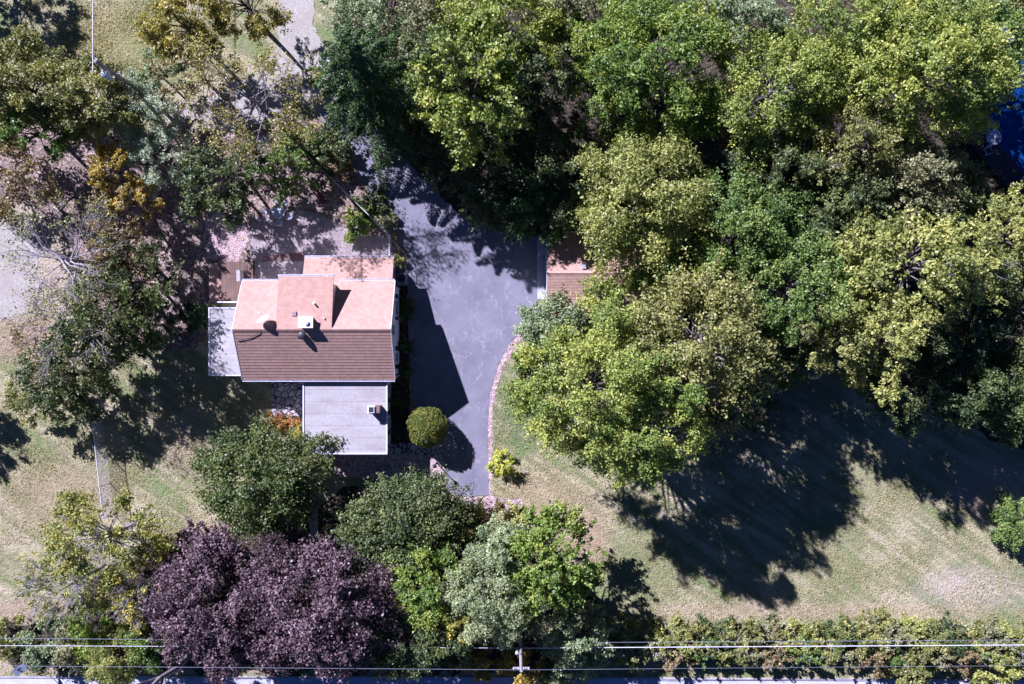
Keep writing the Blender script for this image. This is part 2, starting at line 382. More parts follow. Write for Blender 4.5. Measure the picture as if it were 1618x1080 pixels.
sheet('patio', [(398,345),(480,330),(520,345),(580,372),(618,375),(618,412),(480,412),(478,440),(392,440)], .030, M['paver'], .04, .5, 0, 13)
sheet('brick_walk', [(415,404),(480,398),(480,412),(415,412)], .036, M['redpaver'], 0)
sheet('flagstone_patio', [(429,596),(484,596),(484,658),(429,658)], .020, M['flag'], .05, .3, 0, 14)
sheet('flagstone_walk', [(612,700),(692,700),(694,722),(650,716),(612,716)], .026, M['flag'], .05, .3, 0, 15)
sheet('garden_path', [(490,735),(503,735),(502,840),(492,900),(482,900),(489,835)], .012, M['palegravel'], .04, .4, 0, 16)
sheet('planting_bed', [(618,445),(646,445),(648,700),(655,705),(612,712),(612,600),(632,598)], .014, M['mulch'], .08, .3, 0, 18)
sheet('road', [(-300,1068),(840,1070),(1900,1076),(1900,1300),(-300,1300)], .012, M['road'], 0)
kb = MB(); a = G(-300, 1068); b = G(840, 1070); c = G(1900, 1076)
kb.obox(a, b, .16, -.02, .11); kb.obox(b, c, .16, -.02, .111)
tag(kb.build('kerb', M['concrete']), kind='structure')
# ------------------------------------------------------------ house
HX0, HX1, HYN, HYS, RY, ZE, ZR = -22.76, -9.89, 5.18, -3.2, 1.03, 3.8, 6.2
def shingle_slope(mb, x0, x1, ye, ze, yr, zr, course=.24, butt=.014):
    """stepped courses of shingles from eave (ye,ze) up to ridge (yr,zr)"""
    L = abs(yr-ye); n = max(1, int(L/course)); s = (yr-ye)/n; dz = (zr-ze)/n
    for i in range(n):
        ya, yb = ye+s*i, ye+s*(i+1)+s*.05; za, zb = ze+dz*i+butt, ze+dz*(i+1)
        q = [(x0,ya,za),(x1,ya,za),(x1,yb,zb),(x0,yb,zb)]; lo = [(x0,ya,za-butt-.03),(x1,ya,za-butt-.03)]
        mb.add(q+lo, [(0,1,2,3) if s > 0 else (3,2,1,0), (4,5,1,0) if s > 0 else (0,1,5,4)])
    # underside
    mb.add([(x0,ye,ze-.12),(x1,ye,ze-.12),(x1,yr,zr-.12),(x0,yr,zr-.12)], [(3,2,1,0)])
    for x in (x0, x1):
        mb.add([(x,ye,ze-.12),(x,yr,zr-.12),(x,yr,zr+.005),(x,ye,ze+.005)], [(0,1,2,3)])
    return mb
def gutter(mb, x0, x1, y, z, side):
    """white gutter trough along x, side=+1 opens outward to +y"""
    y0, y1 = (y, y+.14*side)
    a, b = min(y0, y1), max(y0, y1)
    mb.box(x0, x1, a, b, z-.13, z-.10)
    mb.box(x0, x1, a, a+.025, z-.10, z+.0); mb.box(x0, x1, b-.025, b, z-.10, z+.0)
    x = x0+.02
    while x < x1-.04:
        mb.box(x, x+.05, a+.025, b-.025, z-.04, z-.01); x += 2.0
def window(root, x, y0, y1, z0, z1, shutters=(), grid=1):
    """window in a wall that faces +x"""
    fr = MB(); t = .07
    fr.box(x+.002, x+.06, y0, y0+t, z0, z1); fr.box(x+.002, x+.06, y1-t, y1, z0, z1)
    fr.box(x+.002, x+.06, y0+t, y1-t, z0, z0+t); fr.box(x+.002, x+.06, y0+t, y1-t, z1-t, z1)
    for k in range(grid):
        ym = y0+(y1-y0)*(k+1)/(grid+1); fr.box(x+.004, x+.05, ym-.02, ym+.02, z0+t, z1-t)
    fr.box(x+.006, x+.05, y0+t, y1-t, (z0+z1)/2-.02, (z0+z1)/2+.02)
    fo = fr.build('window', M['trim'], root)
    gl = MB(); gl.box(x+.003, x+.022, y0+t+.001, y1-t-.001, z0+t+.001, z1-t-.001); gl.build('pane', M['glass'], fo)
    si = MB(); si.box(x+.002, x+.12, y0-.04, y1+.04, z0-.05, z0-.003); si.build('sill', M['trim'], fo)
    for ys0, ys1 in shutters:
        sh = MB(); sh.box(x+.002, x+.045, ys0, ys1, z0-.02, z1+.02)
        z = z0+.1
        while z < z1-.1: sh.box(x+.045, x+.06, ys0+.05, ys1-.05, z, z+.05); z += .11
        sh.build('shutter', M['darkshutter'], root)
house = thing('house', (-16.4, 0, 0), 'white house with pink brown gable roof and flat grey extensions beside the driveway', 'house')
wb = MB()
wx0, wx1, wy0, wy1 = HX0+.2, -10.06, HYS+.4, HYN-.4
zw = ZE+.1
wb.add([(wx0,wy0,0),(wx1,wy0,0),(wx1,wy1,0),(wx0,wy1,0),(wx0,wy0,zw),(wx1,wy0,zw),(wx1,wy1,zw),(wx0,wy1,zw),(wx0,RY,ZR-.15),(wx1,RY,ZR-.15)],
       [(0,1,5,4),(2,3,7,6),(1,2,6,9,5),(3,0,4,8,7)])
wall = wb.build('wall', M['siding'], house)
lap = MB()   # lap siding shadow lines on the visible gable wall
z = .35
while z < 5.6:
    if z < zw: ya, yb = wy0+.01, wy1-.01
    else:
        t = (z-zw)/(ZR-.15-zw); ya, yb = wy0+(RY-wy0)*t, wy1+(RY-wy1)*t
    lap.add([(wx1+.001,ya,z),(wx1+.001,yb,z),(wx1+.016,yb,z),(wx1+.016,ya,z),(wx1+.001,ya,z+.14),(wx1+.001,yb,z+.14)], [(0,3,2,1),(3,5-1,5,2)])
    z += .15
lap.build('lap_siding', M['siding'], wall)
main = MB()
shingle_slope(main, HX0, HX1, HYS, ZE, RY, ZR); shingle_slope(main, HX0, HX1, HYN, ZE, RY, ZR)
roof = main.build('roof', M['shingle'], house)
rc = MB(); xx = HX0
while xx < HX1-.05:
    x2 = min(xx+.3, HX1)
    rc.add([(xx,RY-.16,ZR-.045),(x2,RY-.16,ZR-.055),(x2,RY,ZR+.045),(xx,RY,ZR+.055),(x2,RY+.16,ZR-.055),(xx,RY+.16,ZR-.045)], [(0,1,2,3),(3,2,4,5)]); xx += .3
rc.build('ridge_cap', M['shingle'], roof)
for x in (HX0-.045, HX1+.005):
    rk = MB()
    for ye in (HYS, HYN):
        rk.add([(x,ye,ZE-.18),(x+.04,ye,ZE-.18),(x+.04,RY,ZR-.18),(x,RY,ZR-.18),(x,ye,ZE+.03),(x+.04,ye,ZE+.03),(x+.04,RY,ZR+.03),(x,RY,ZR+.03)],
               [(0,1,2,3),(4,7,6,5),(0,4,5,1),(1,5,6,2),(2,6,7,3),(3,7,4,0)])
    rk.build('rake_board', M['trim'], house)
for (x0, x1, y, sd_) in ((HX0, HX1, HYS, -1), (HX0, -19.25, HYN, 1), (-14.6, HX1, HYN, 1)):
    g_ = MB(); gutter(g_, x0, x1, y, ZE-.02, sd_); g_.build('gutter', M['trim'], house)
g_ = MB(); gutter(g_, -19.25, -14.6, 5.42, 5.53, 1); g_.build('gutter', M['trim'], house)
# shed dormer
dm = MB(); DX0, DX1 = -19.2, -14.67
shingle_slope(dm, DX0, DX1, 5.40, 5.55, RY+.02, ZR+.04); dorm = dm.build('dormer_roof', M['shingle'], house)
dw = MB()
def zmain(y): return ZR-(y-RY)*(ZR-ZE)/(HYN-RY)
for x in (DX0+.12, DX1-.12):
    y1 = 4.78
    dw.add([(x-.04,y1,zmain(y1)-.05),(x-.04,RY+.1,ZR-.12),(x-.04,y1,5.48),(x+.04,y1,zmain(y1)-.05),(x+.04,RY+.1,ZR-.12),(x+.04,y1,5.48)],
           [(0,1,2),(3,5,4),(0,2,5,3),(0,3,4,1),(2,1,4,5)])
dw.box(DX0+.17, DX1-.17, 4.70, 4.79, 3.6, 5.46)
dw.build('dormer_wall', M['siding'], house)
# rear addition with low roof
am = MB(); shingle_slope(am, -17.8, -10.15, 7.28, 2.72, 4.79, 3.62); am.build('rear_roof', M['shingle'], house)
aw = MB(); aw.box(-17.6, -10.35, 4.80, 6.95, 0, 2.7); aw.build('rear_wall', M['siding'], house)
g_ = MB(); gutter(g_, -17.8, -10.15, 7.28, 2.70, 1); g_.build('gutter', M['trim'], house)
# flat roofed west wing
ww = MB(); ww.box(-25.6, -22.57, -2.6, 2.65, 0, 2.72); ww.build('west_wing_wall', M['siding'], house)
fl = MB(); fl.box(-25.86, -22.60, -2.82, 2.87, 2.722, 2.92); flat1 = fl.build('flat_roof', M['membrane'], house)
e = MB(); e.box(-25.95, -25.863, -2.9, 2.95, 2.74, 2.99); e.box(-25.86, -22.6, -2.9, -2.823, 2.74, 2.985); e.box(-25.86, -22.6, 2.873, 2.95, 2.74, 2.985)
e.build('edge_trim', M['trim'], flat1)
# flat roofed south wing
SX0, SX1, SY0, SY1 = -17.68, -10.68, -9.44, -2.83
sw = MB(); sw.box(SX0+.15, SX1-.13, -8.98, SY1+.01, 0, 3.12); sw.build('south_wing_wall', M['siding'], house)
fl = MB(); fl.box(SX0, SX1, SY0, SY1, 3.122, 3.36); flat2 = fl.build('flat_roof', M['membrane'], house)
e = MB(); e.box(SX0-.09, SX0-.003, SY0-.09, SY1, 3.13, 3.43); e.box(SX1+.003, SX1+.09, SY0-.09, SY1, 3.13, 3.43)
e.box(SX0, SX1, SY0-.09, SY0-.003, 3.13, 3.425); e.build('edge_trim', M['trim'], flat2)
drip = MB(); gutter(drip, SX0-.8, SX1+.09, SY0-.1, 3.3, -1); drip.build('gutter', M['darkmetal'], house)
# windows that face the driveway
def wy(py): return (540-py)/S
X = -10.06
window(house, X, wy(499), wy(476), 1.0, 2.5, ((wy(506), wy(501)), (wy(473), wy(466))), 2)
window(house, X, wy(571), wy(556), 1.0, 2.5, ((wy(581), wy(574)), (wy(553), wy(546))), 1)
window(house, X, wy(530), wy(514), 3.4, 4.6, (), 1)
X = SX1-.13
window(house, X, wy(622), wy(605), .8, 2.3, ((wy(634), wy(626)),), 1)
window(house, X, wy(673), wy(656), .8, 2.3, ((wy(653), wy(646)), (wy(684), wy(676))), 1)
d_ = MB(); d_.tube([(-9.98,-3.30,3.6),(-9.98,-3.0,3.3),(-9.98,-2.95,.35),(-9.5,-3.05,.18),(-8.9,-3.08,.12)], .05, 6); d_.build('downspout', M['trim'], house)
d_ = MB(); d_.tube([(-9.98,4.72,3.5),(-9.98,4.72,.2)], .05, 6); d_.build('downspout', M['trim'], house)
dd = MB(); dd.box(-10.34, -10.30, 5.6, 6.5, .25, 2.3); dr = dd.build('side_door', M['acgrey'], house)
hh = MB(); hh.tube([(-10.29,5.75,1.2),(-10.22,5.75,1.2),(-10.22,5.87,1.2)], .018, 6); hh.build('handle', M['lightmetal'], dr)
# main chimney
ch = MB(); ch.box(-17.18, -16.14, 1.2, 1.97, 4.8, 6.62); cho = ch.build('chimney', M['white'], roof)
cc = MB(); cc.box(-17.27, -16.05, 1.11, 2.06, 6.622, 6.72, .03); cc.lathe((-16.6, 1.58, 6.722), [(.15,0),(.15,.10),(.21,.12),(.21,.15),(.05,.2)], 16)
cc.build('chimney_cap', M['trim'], roof)
ch = MB(); ch.box(-12.05, -11.10, -5.95, -5.35, 3.37, 4.28); ch.build('chimney', M['brick'], flat2)
cc = MB(); cc.box(-12.12, -11.45, -6.0, -5.3, 4.282, 4.36); cc.box(-12.05, -11.52, -5.93, -5.37, 4.362, 4.44); cc.build('chimney_cap', M['trim'], flat2)
cc = MB(); cc.box(-11.98, -11.59, -5.86, -5.44, 4.443, 4.47); cc.build('flue_opening', M['darkmetal'], flat2)
# vents
v_ = MB(); v_.lathe((-17.15, .52, 5.9), [(.17,0),(.17,.17),(.33,.19),(.34,.24),(.25,.30),(.05,.33)], 18); v_.build('round_vent', M['darkmetal'], roof, True)
v_ = MB(); v_.box(-17.95, -17.55, 2.1, 2.5, 5.95, 6.16, .04); v_.build('box_vent', simple('brown_vent_metal', (.30,.21,.2), (.24,.17,.16), .6), dorm)
v_ = MB(); v_.lathe((-16.15, 3.15, 5.85), [(.16,0),(.08,.10),(.08,.42),(.05,.42)], 12); v_.build('pipe_vent', M['trim'], dorm)
v_ = MB(); v_.lathe((-15.3, 1.95, 6.0), [(.13,0),(.06,.08),(.06,.3)], 10); v_.build('pipe_vent', M['trim'], dorm)
# satellite dish
sdm = MB(); sdm.tube([(-19.8,1.45,5.9),(-19.8,1.45,6.15),(-20.0,1.62,6.3)], .035, 8); sdm.tube([(-20.1,1.42,6.02),(-19.5,1.42,6.02)], .03, 6); sdm.tube([(-19.8,1.45,6.15),(-19.5,1.2,6.12)], .02, 6)
sat = sdm.build('satellite_dish', M['lightmetal'], roof)
rf = MB(); ax = Vector((-.36, .78, .5)).normalized(); u = ax.cross(Vector((0,0,1))).normalized(); vv = u.cross(ax)
c0 = Vector((-20.12, 1.78, 6.48)); rings = []; nseg = 24; vsx = [c0-ax*.0]; fsx = []
for j, r in enumerate((.15,.3,.44,.56)):
    for k in range(nseg):
        a = 2*math.pi*k/nseg; vsx.append(c0+u*math.cos(a)*r*1.0+vv*math.sin(a)*r*.9+ax*(r*r*.35))
for k in range(nseg): fsx.append((0, 1+k, 1+(k+1)%nseg))
for j in range(3):
    for k in range(nseg): fsx.append((1+j*nseg+k, 1+(j+1)*nseg+k, 1+(j+1)*nseg+(k+1)%nseg, 1+j*nseg+(k+1)%nseg))
rf.add(vsx, fsx); rf.add([v-ax*.02 for v in vsx], [f[::-1] for f in fsx])
rf.tube([c0-vv*.45, c0+ax*.6-vv*.12], .018, 6); rf.tube([c0+ax*.55-vv*.14, c0+ax*.68-vv*.08], .05, 8)
rf.build('dish_reflector', M['white'], roof, False)
wr = MB(); wr.tube([(-19.9,1.15,6.12),(-20.6,.75,6.10),(-21.4,.35,5.87),(-22.5,.1,5.72)], .018, 5); wr.build('antenna_wire', M['darkmetal'], roof)
# steps & deck on the west side
deck = thing('wooden_deck', (-25.2, 5.3, 0), 'brown board deck with lighter lower step at the northwest corner of the house', 'deck')
d1 = MB(); d1.box(-25.75, -22.95, 3.55, 7.1, .02, .55); d1.build('deck_floor', M['deckwood'], deck)
d1 = MB(); d1.box(-26.95, -25.76, 3.55, 7.05, .02, .25); d1.build('deck_step', M['stepwood'], deck)
r1 = MB()
for x in (-25.7, -24.4, -23.1): r1.box(x, x+.09, 3.46, 3.54, .05, 1.45)
r1.box(-25.75, -22.95, 3.44, 3.54, 1.452, 1.52); r1.box(-25.6, -23.1, 3.47, 3.51, .75, .82); r1.build('railing', M['trim'], deck)
r1 = MB(); r1.box(-24.1, -23.75, 5.3, 6.3, .553, 1.5, .02); r1.build('utility_box', M['concrete'], deck)
# ------------------------------------------------------------ garage
gar = thing('garage', (8, 6, 0), 'garage with pinkish brown shingled roof partly hidden under trees at the concrete apron', 'garage')
def gx(px, h): return (px-809)/S*(1-h/H)
GX0 = gx(864, 2.9)-.02; GX1 = 11.5
gm = MB(); shingle_slope(gm, GX0, GX1, (540-365)/S*(1-2.7/H), 2.7, (540-431)/S*(1-4.0/H), 4.0); shingle_slope(gm, GX0, GX1, (540-500)/S*(1-2.7/H), 2.7, (540-431)/S*(1-4.0/H), 4.0)
gr = gm.build('roof', M['shingle'], gar)
ry = (540-431)/S*(1-4.0/H)
rc = MB(); rc.add([(GX0,ry-.17,3.95),(GX1,ry-.17,3.95),(GX1,ry,4.05),(GX0,ry,4.05),(GX1,ry+.17,3.95),(GX0,ry+.17,3.95)], [(0,1,2,3),(3,2,4,5)]); rc.build('ridge_cap', M['shingle'], gr)
gw = MB(); y0_, y1_ = 2.4, 9.2; x0_, x1_ = GX0+.12, GX1-.15
gw.add([(x0_,y0_,0),(x1_,y0_,0),(x1_,y1_,0),(x0_,y1_,0),(x0_,y0_,2.6),(x1_,y0_,2.6),(x1_,y1_,2.6),(x0_,y1_,2.6),(x0_,ry,3.85),(x1_,ry,3.85)],
       [(0,1,5,4),(2,3,7,6),(1,2,6,9,5),(3,0,4,8,7)]); gw.build('wall', M['siding'], gar)
gd = MB(); gd.box(x0_-.05, x0_-.003, 3.6, 8.4, .04, 2.3)
for k in range(4): gd.box(x0_-.07, x0_-.052, 3.65, 8.35, .1+k*.56, .56+k*.56)
gd.build('garage_door', M['trim'], gar)
v_ = MB(); g0 = G(923, 421, 3.9); v_.box(g0.x-.2, g0.x+.2, g0.y-.2, g0.y+.2, 3.55, 4.02, .03); v_.build('roof_vent', M['lightmetal'], gr)
# ------------------------------------------------------------ yard objects
def round_table(px, py):
    g = G(px, py); t = thing('garden_table', g, 'round glass-topped garden table in the middle of the five chairs', 'table')
    m_ = MB(); m_.lathe(g+Vector((0,0,.70)), [(.58,0),(.60,.01),(.58,.02)], 28); m_.build('table_top', M['tabletop'], t)
    m_ = MB(); pr = [(g+Vector((.60*math.cos(a), .60*math.sin(a), .715))) for a in [2*math.pi*k/28 for k in range(29)]]
    m_.tube(pr, .022, 6, False); m_.build('rim', M['white'], t)
    for k in range(4):
        a = math.pi/4+k*math.pi/2
        l_ = MB(); l_.tube([g+Vector((.42*math.cos(a), .42*math.sin(a), 0)), g+Vector((.25*math.cos(a), .25*math.sin(a), .4)), g+Vector((.45*math.cos(a), .45*math.sin(a), .69))], .018, 6); l_.build('leg', M['white'], t)
    return t
TC = G(443, 336)
table = round_table(443, 336)
def make_chair():
    t = thing('garden_chair', (0, 0, 0), 'round white metal garden chair', 'chair', 'white garden chairs round the table')
    m_ = MB(); m_.lathe((0,0,.42), [(.26,0),(.27,.015),(.26,.03)], 22); m_.build('seat', M['lightmetal'], t)
    m_ = MB()
    ar = [Vector((-.30*math.cos(a)-.02, .32*math.sin(a), .72+.12*math.cos(a))) for a in [R_(d) for d in range(-105, 106, 15)]]
    m_.tube(ar, .02, 6)
    lo = [Vector((-.27*math.cos(a), .29*math.sin(a), .45)) for a in [R_(d) for d in range(-105, 106, 15)]]
    for i in range(0, len(ar), 1): m_.tube([lo[i], ar[i]], .012, 5)
    m_.build('backrest', M['white'], t)
    for sx in (-1, 1):
        for sy in (-1, 1):
            l_ = MB(); l_.tube([(.25*sx, .25*sy, 0), (.2*sx, .2*sy, .41)], .016, 6); l_.build('leg', M['white'], t)
    return t
chair0 = make_chair()
for i, (px, py, lab) in enumerate([(423.5,335,'white garden chair on the west side of the round table'), (441,319.5,'white garden chair north of the round table, left of the upper pair'),
        (453,321,'white garden chair northeast of the round table, right of the upper pair'), (459.5,343.5,'white garden chair on the southeast side of the round table'), (442.5,353,'white garden chair on the south side of the round table')]):
    if i == 0: t = chair0
    else:
        t = chair0.copy(); col.objects.link(t)
        for ch_ in chair0.children: c_ = ch_.copy(); col.objects.link(c_); c_.parent = t
    g = G(px, py); t.location = g; d = TC-g; t.rotation_euler = (0, 0, math.atan2(d.y, d.x)); t['label'] = lab
# dark red bench
g = G(506, 311); be = thing('garden_bench', g, 'dark red wooden bench standing in shade near the diagonal fence', 'bench')
def rot(p, a): return Vector((p[0]*math.cos(a)-p[1]*math.sin(a), p[0]*math.sin(a)+p[1]*math.cos(a), p[2]))
A_ = R_(-48)
def rbox(mb, x0, x1, y0, y1, z0, z1, g, a):
    b = len(mb.v); mb.box(x0, x1, y0, y1, z0, z1)
    for i in range(b, len(mb.v)): mb.v[i] = g+rot(mb.v[i], a)
for nm, bx in (('seat', [(-.8,.8,-.22,-.08,.42,.45),(-.8,.8,-.06,.08,.42,.45),(-.8,.8,.10,.24,.42,.45)]), ('backrest', [(-.8,.8,.26,.29,.5,.62),(-.8,.8,.28,.31,.66,.78),(-.8,.8,.30,.33,.82,.92)])):
    m_ = MB(); [rbox(m_, *b_, g, A_) for b_ in bx]; m_.build(nm, M['redpaint'], be)
for x in (-.74, .68):
    for y, zt in ((-.2, .42), (.24, .9)):
        m_ = MB(); rbox(m_, x, x+.06, y, y+.05, 0, zt-.003, g, A_); m_.build('leg', M['redpaint'], be)
# AC unit, doorstep
g = G(636, 441); ac = thing('air_conditioner', g, 'grey outdoor air conditioner unit against the rear addition', 'air conditioner')
m_ = MB(); m_.box(g.x-.42, g.x+.42, g.y-.5, g.y+.5, .08, .85, .04); m_.build('cabinet', M['acgrey'], ac)
m_ = MB(); m_.lathe((g.x, g.y, .855), [(.34,0),(.34,.03),(.28,.035),(.05,.05)], 20); m_.build('fan_grille', M['darkmetal'], ac)
m_ = MB(); m_.box(g.x-.5, g.x+.5, g.y-.58, g.y+.58, .0, .078); m_.build('pad', M['concrete'], ac)
# fire ring, rocks
g = G(459, 637); fr = thing('fire_ring', g, 'round stone fire ring on the flagstone patio', 'fire ring')
for k in range(11):
    a = 2*math.pi*k/11; m_ = MB(); r = .42
    cx, cy = g.x+r*math.cos(a), g.y+r*math.sin(a)
    m_.lathe((cx, cy, .02), [(.12,0),(.13,.08),(.10,.17),(.03,.19)], 7); m_.build('ring_stone', M['stone'], fr)
def rock(px, py, r, lab, grp=None, sq=.6):
    mb = MB(); g = G(px, py); n = 9; k = random.random()*6
    prof = [(r*.9,0),(r,.25*r),(r*.8,.5*r),(r*.35,sq*r)]
    vs0 = len(mb.v); mb.lathe(g, prof, n)
    for i in range(vs0, len(mb.v)):
        v = mb.v[i]; q = v-g; s_ = 1+.22*math.sin(3*math.atan2(q.y, q.x)+k)+random.uniform(-.1, .1)
        mb.v[i] = g+Vector((q.x*s_, q.y*s_*.8, q.z*random.uniform(.85, 1.15)+.01))
    return tag(mb.build('rock', M['stone'], None, True), lab, 'rock', grp)
for i, (px, py, r) in enumerate([(598,738,.28),(606,737,.22),(614,739,.25),(579,742,.2),(590,742,.16)]):
    rock(px, py, r, '%s grey stone from the left in the shaded row south of the flat roof' % ('third','fourth','fifth','first','second')[i], 'stones in the shaded bed south of the house')
for px, py, r, l in [(631,424,.3,'grey boulder beside the air conditioner, nearest the driveway'),(641,430,.22,'small grey boulder at the driveway edge by the fence end'),(638,421,.24,'grey boulder at the foot of the gate by the driveway'),
                     (655,567,.16,'single small stone lying on the shaded driveway'),(640,555,.25,'grey stone in the bed by the lower gable window'),(728,792,.25,'round stone at the lower end of the driveway'),(689,712,.25,'pale stone at the tip of the gravel triangle')]:
    rock(px, py, r, l)
# stone steps and planter south of the flat roof
g = G(514, 724); st = thing('stone_steps', g, 'pale stone steps with dark red railing at the southwest corner of the flat roof', 'steps')
for k in range(3):
    m_ = MB(); m_.box(g.x-.9+.05*k, g.x+.9-.3*k, g.y+.25-.4*k-.2, g.y+.25-.4*k+.19, .02, .55-.16*k, .03); m_.build('step', M['concrete'], st)
m_ = MB()
for x in (-1.0, .95): m_.box(g.x+x, g.x+x+.06, g.y-.95, g.y-.89, 0, 1.0)
m_.box(g.x-1.05, g.x+1.06, g.y-.97, g.y-.88, 1.003, 1.06); m_.box(g.x-.93, g.x+.94, g.y-.95, g.y-.91, .5, .56); m_.build('railing', M['redpaint'], st)
# driveway lamp
g = G(690, 731); lp = thing('lamp_post', g, 'dark lantern lamp post at the lower corner of the driveway', 'lamp post')
m_ = MB(); m_.lathe(g, [(.11,0),(.11,.05),(.05,.12),(.04,1.45),(.07,1.5)], 10); m_.build('post', M['darkmetal'], lp)
m_ = MB(); m_.lathe(g+Vector((0,0,1.51)), [(.09,0),(.16,.30),(.15,.31)], 6); m_.build('lantern', M['insul'], lp)
m_ = MB(); m_.lathe(g+Vector((0,0,1.822)), [(.2,0),(.06,.14),(.02,.2)], 6); m_.build('cap', M['darkmetal'], lp)
# ------------------------------------------------------------ fences
def chain_fence(p0, p1, h, lab, n=None, mat='lightmetal', wr=.006, rails=True, grp=None, cell=.14):
    a, b = G(*p0), G(*p1); L = (b-a).length; d = (b-a)/L
    t = thing('chain_link_fence', a, lab, 'fence', grp)
    n = n or max(1, round(L/2.4))
    for i in range(n+1):
        p = a+d*L*i/n; m_ = MB(); m_.tube([p, p+Vector((0,0,h+.04))], .035, 7); m_.build('post', M[mat], t)
    m_ = MB(); m_.tube([a+Vector((0,0,h)), b+Vector((0,0,h))], .04, 6); m_.build('top_rail', M['white' if mat == 'lightmetal' else mat], t)
    m_ = MB(); k = int(L/cell)+int(h/cell)
    for i in range(k+1):
        x = i*cell-h
        for s_ in (0, 1):
            x0, x1, z0, z1 = x, x+h, (0, h)[s_], (h, 0)[s_]
            t0 = max(0, -x0/h); t1 = min(1, (L-x0)/h)
            if t1 <= t0: continue
            q0 = a+d*(x0+h*t0)+Vector((0,0,.03+(z0+(z1-z0)*t0)*.97)); q1 = a+d*(x0+h*t1)+Vector((0,0,.03+(z0+(z1-z0)*t1)*.97))
            m_.tube([q0, q1], wr, 3, False)
    m_.build('wire_mesh', M[mat], t)
    return t
chain_fence((163,665),(179,812),1.8,'tall galvanised chain link fence crossing the dry lawn at lower left')
chain_fence((508,266),(617,373),1.2,'dark chain link fence with pale top rail running diagonally along the driveway bed', mat='lightmetal')
chain_fence((449,210),(386,250),1.5,'short chain link fence with bright top rail near the leaning tree trunk')
chain_fence((446,206),(508,266),1.2,'chain link fence section between the leaning trunk and the driveway bed')
chain_fence((708,276),(786,312),1.2,'faint chain link fence in deep shade beneath the trees right of the driveway', mat='darkcable')
t = thing('railing_gate', G(618,374), 'white picket gate between the rear addition and the fence corner', 'gate')
a, b = G(618,374), G(618.5,405)
for p in (a, b): m_ = MB(); m_.box(p.x-.05, p.x+.05, p.y-.05, p.y+.05, 0, 1.3); m_.build('post', M['trim'], t)
m_ = MB()
for i in range(9):
    p = a+(b-a)*(i+.5)/9; m_.box(p.x-.015, p.x+.015, p.y-.05, p.y+.05, .1, 1.15)
m_.box(a.x-.045, a.x-.02, b.y+.06, a.y-.06, .3, .38); m_.box(a.x-.045, a.x-.02, b.y+.06, a.y-.06, .95, 1.03); m_.build('gate_panel', M['trim'], t)
t = thing('metal_handrail', G(641,401), 'dark metal handrail along the driveway edge beside the boulders', 'handrail')
pts = [G(619,374), G(641,401), G(643,432)]
for p in pts: m_ = MB(); m_.tube([p, p+Vector((0,0,.95))], .025, 6); m_.build('post', M['darkmetal'], t)
m_ = MB(); m_.tube([p+Vector((0,0,.95)) for p in pts], .025, 6); m_.tube([p+Vector((0,0,.5)) for p in pts], .02, 6); m_.build('rail', M['darkmetal'], t)
# ------------------------------------------------------------ pool corner
pw = gp([(1560,30),(1800,30),(1800,420),(1640,330),(1601,287),(1565,236),(1548,205),(1556,120)])
m_ = MB(); m_.prism(pw, .03, .35); tag(m_.build('swimming_pool_water', M['pool']), kind='structure')
dk = thing('pool_deck', G(1580,265), 'narrow dark stained board deck running diagonally beside the blue pool', 'deck')
m_ = MB(); a, b = G(1530,205), G(1650,342)
d = (b-a).normalized(); nn = Vector((-d.y, d.x, 0))
for k in range(11):
    o = nn*(-.9+k*.17); m_.obox(a+o, b+o, .15, .32, .50+.002*(k%2))
m_.build('deck_boards', M['pooldeck'], dk)
m_ = MB(); m_.obox(a+nn*.0, b+nn*.0, 1.75, .0, .30); m_.build('deck_frame', M['pooldeck'], dk)
g = G(1558, 222)+Vector((0,0,.5)); t = thing('patio_table', g, 'round clear glass table on the dark deck at the corner of the pool', 'table')
m_ = MB(); m_.lathe(g+Vector((0,0,.68)), [(.66,0),(.68,.01),(.66,.02)], 28); m_.build('table_top', M['clearglass'], t)
m_ = MB(); m_.lathe(g, [(.3,0),(.3,.03),(.04,.06),(.04,.6),(.2,.675)], 12); m_.build('pedestal', M['white'], t)
m_ = MB(); rbox(m_, -.22, .22, -.06, .06, 0, .06, g+Vector((.02,.05,.703)), R_(-60)); tag(m_.build('folded_towel', M['white']), 'white folded towel lying on the clear glass table by the pool', 'towel')
def deck_chair(px, py, a, lab, z=.5):
    g = G(px, py)+Vector((0,0,z)); t = thing('deck_chair', g, lab, 'chair', 'white chairs on the pool deck')
    m_ = MB(); rbox(m_, -.25, .25, -.25, .25, .40, .43, g, a); m_.build('seat', M['darkshutter'], t)
    m_ = MB(); c4 = [Vector(p) for p in ((-.28,-.28,.44),(.28,-.28,.44),(.28,.28,.44),(-.28,.28,.44),(-.28,-.28,.44))]
    m_.tube([g+rot(p, a) for p in c4], .028, 6); m_.build('seat_frame', M['white'], t)
    m_ = MB(); m_.tube([g+rot(p, a) for p in ((-.28,.29,.44),(-.28,.42,.95),(.28,.42,.95),(.28,.29,.44))], .028, 6)
    for x in (-.14, 0, .14): m_.tube([g+rot((x,.30,.47), a), g+rot((x,.42,.93), a)], .015, 5)
    m_.build('backrest', M['white'], t)
    for x, y in ((-.25,-.25),(.25,-.25),(.25,.25),(-.25,.25)):
        m_ = MB(); m_.tube([g+rot((x,y,0), a), g+rot((x,y,.42), a)], .022, 6); m_.build('leg', M['white'], t)
deck_chair(1552, 242, R_(20), 'white framed chair on the pool deck just below the glass table')
deck_chair(1611, 287, R_(-60), 'white framed chair on the pool deck at the right edge')
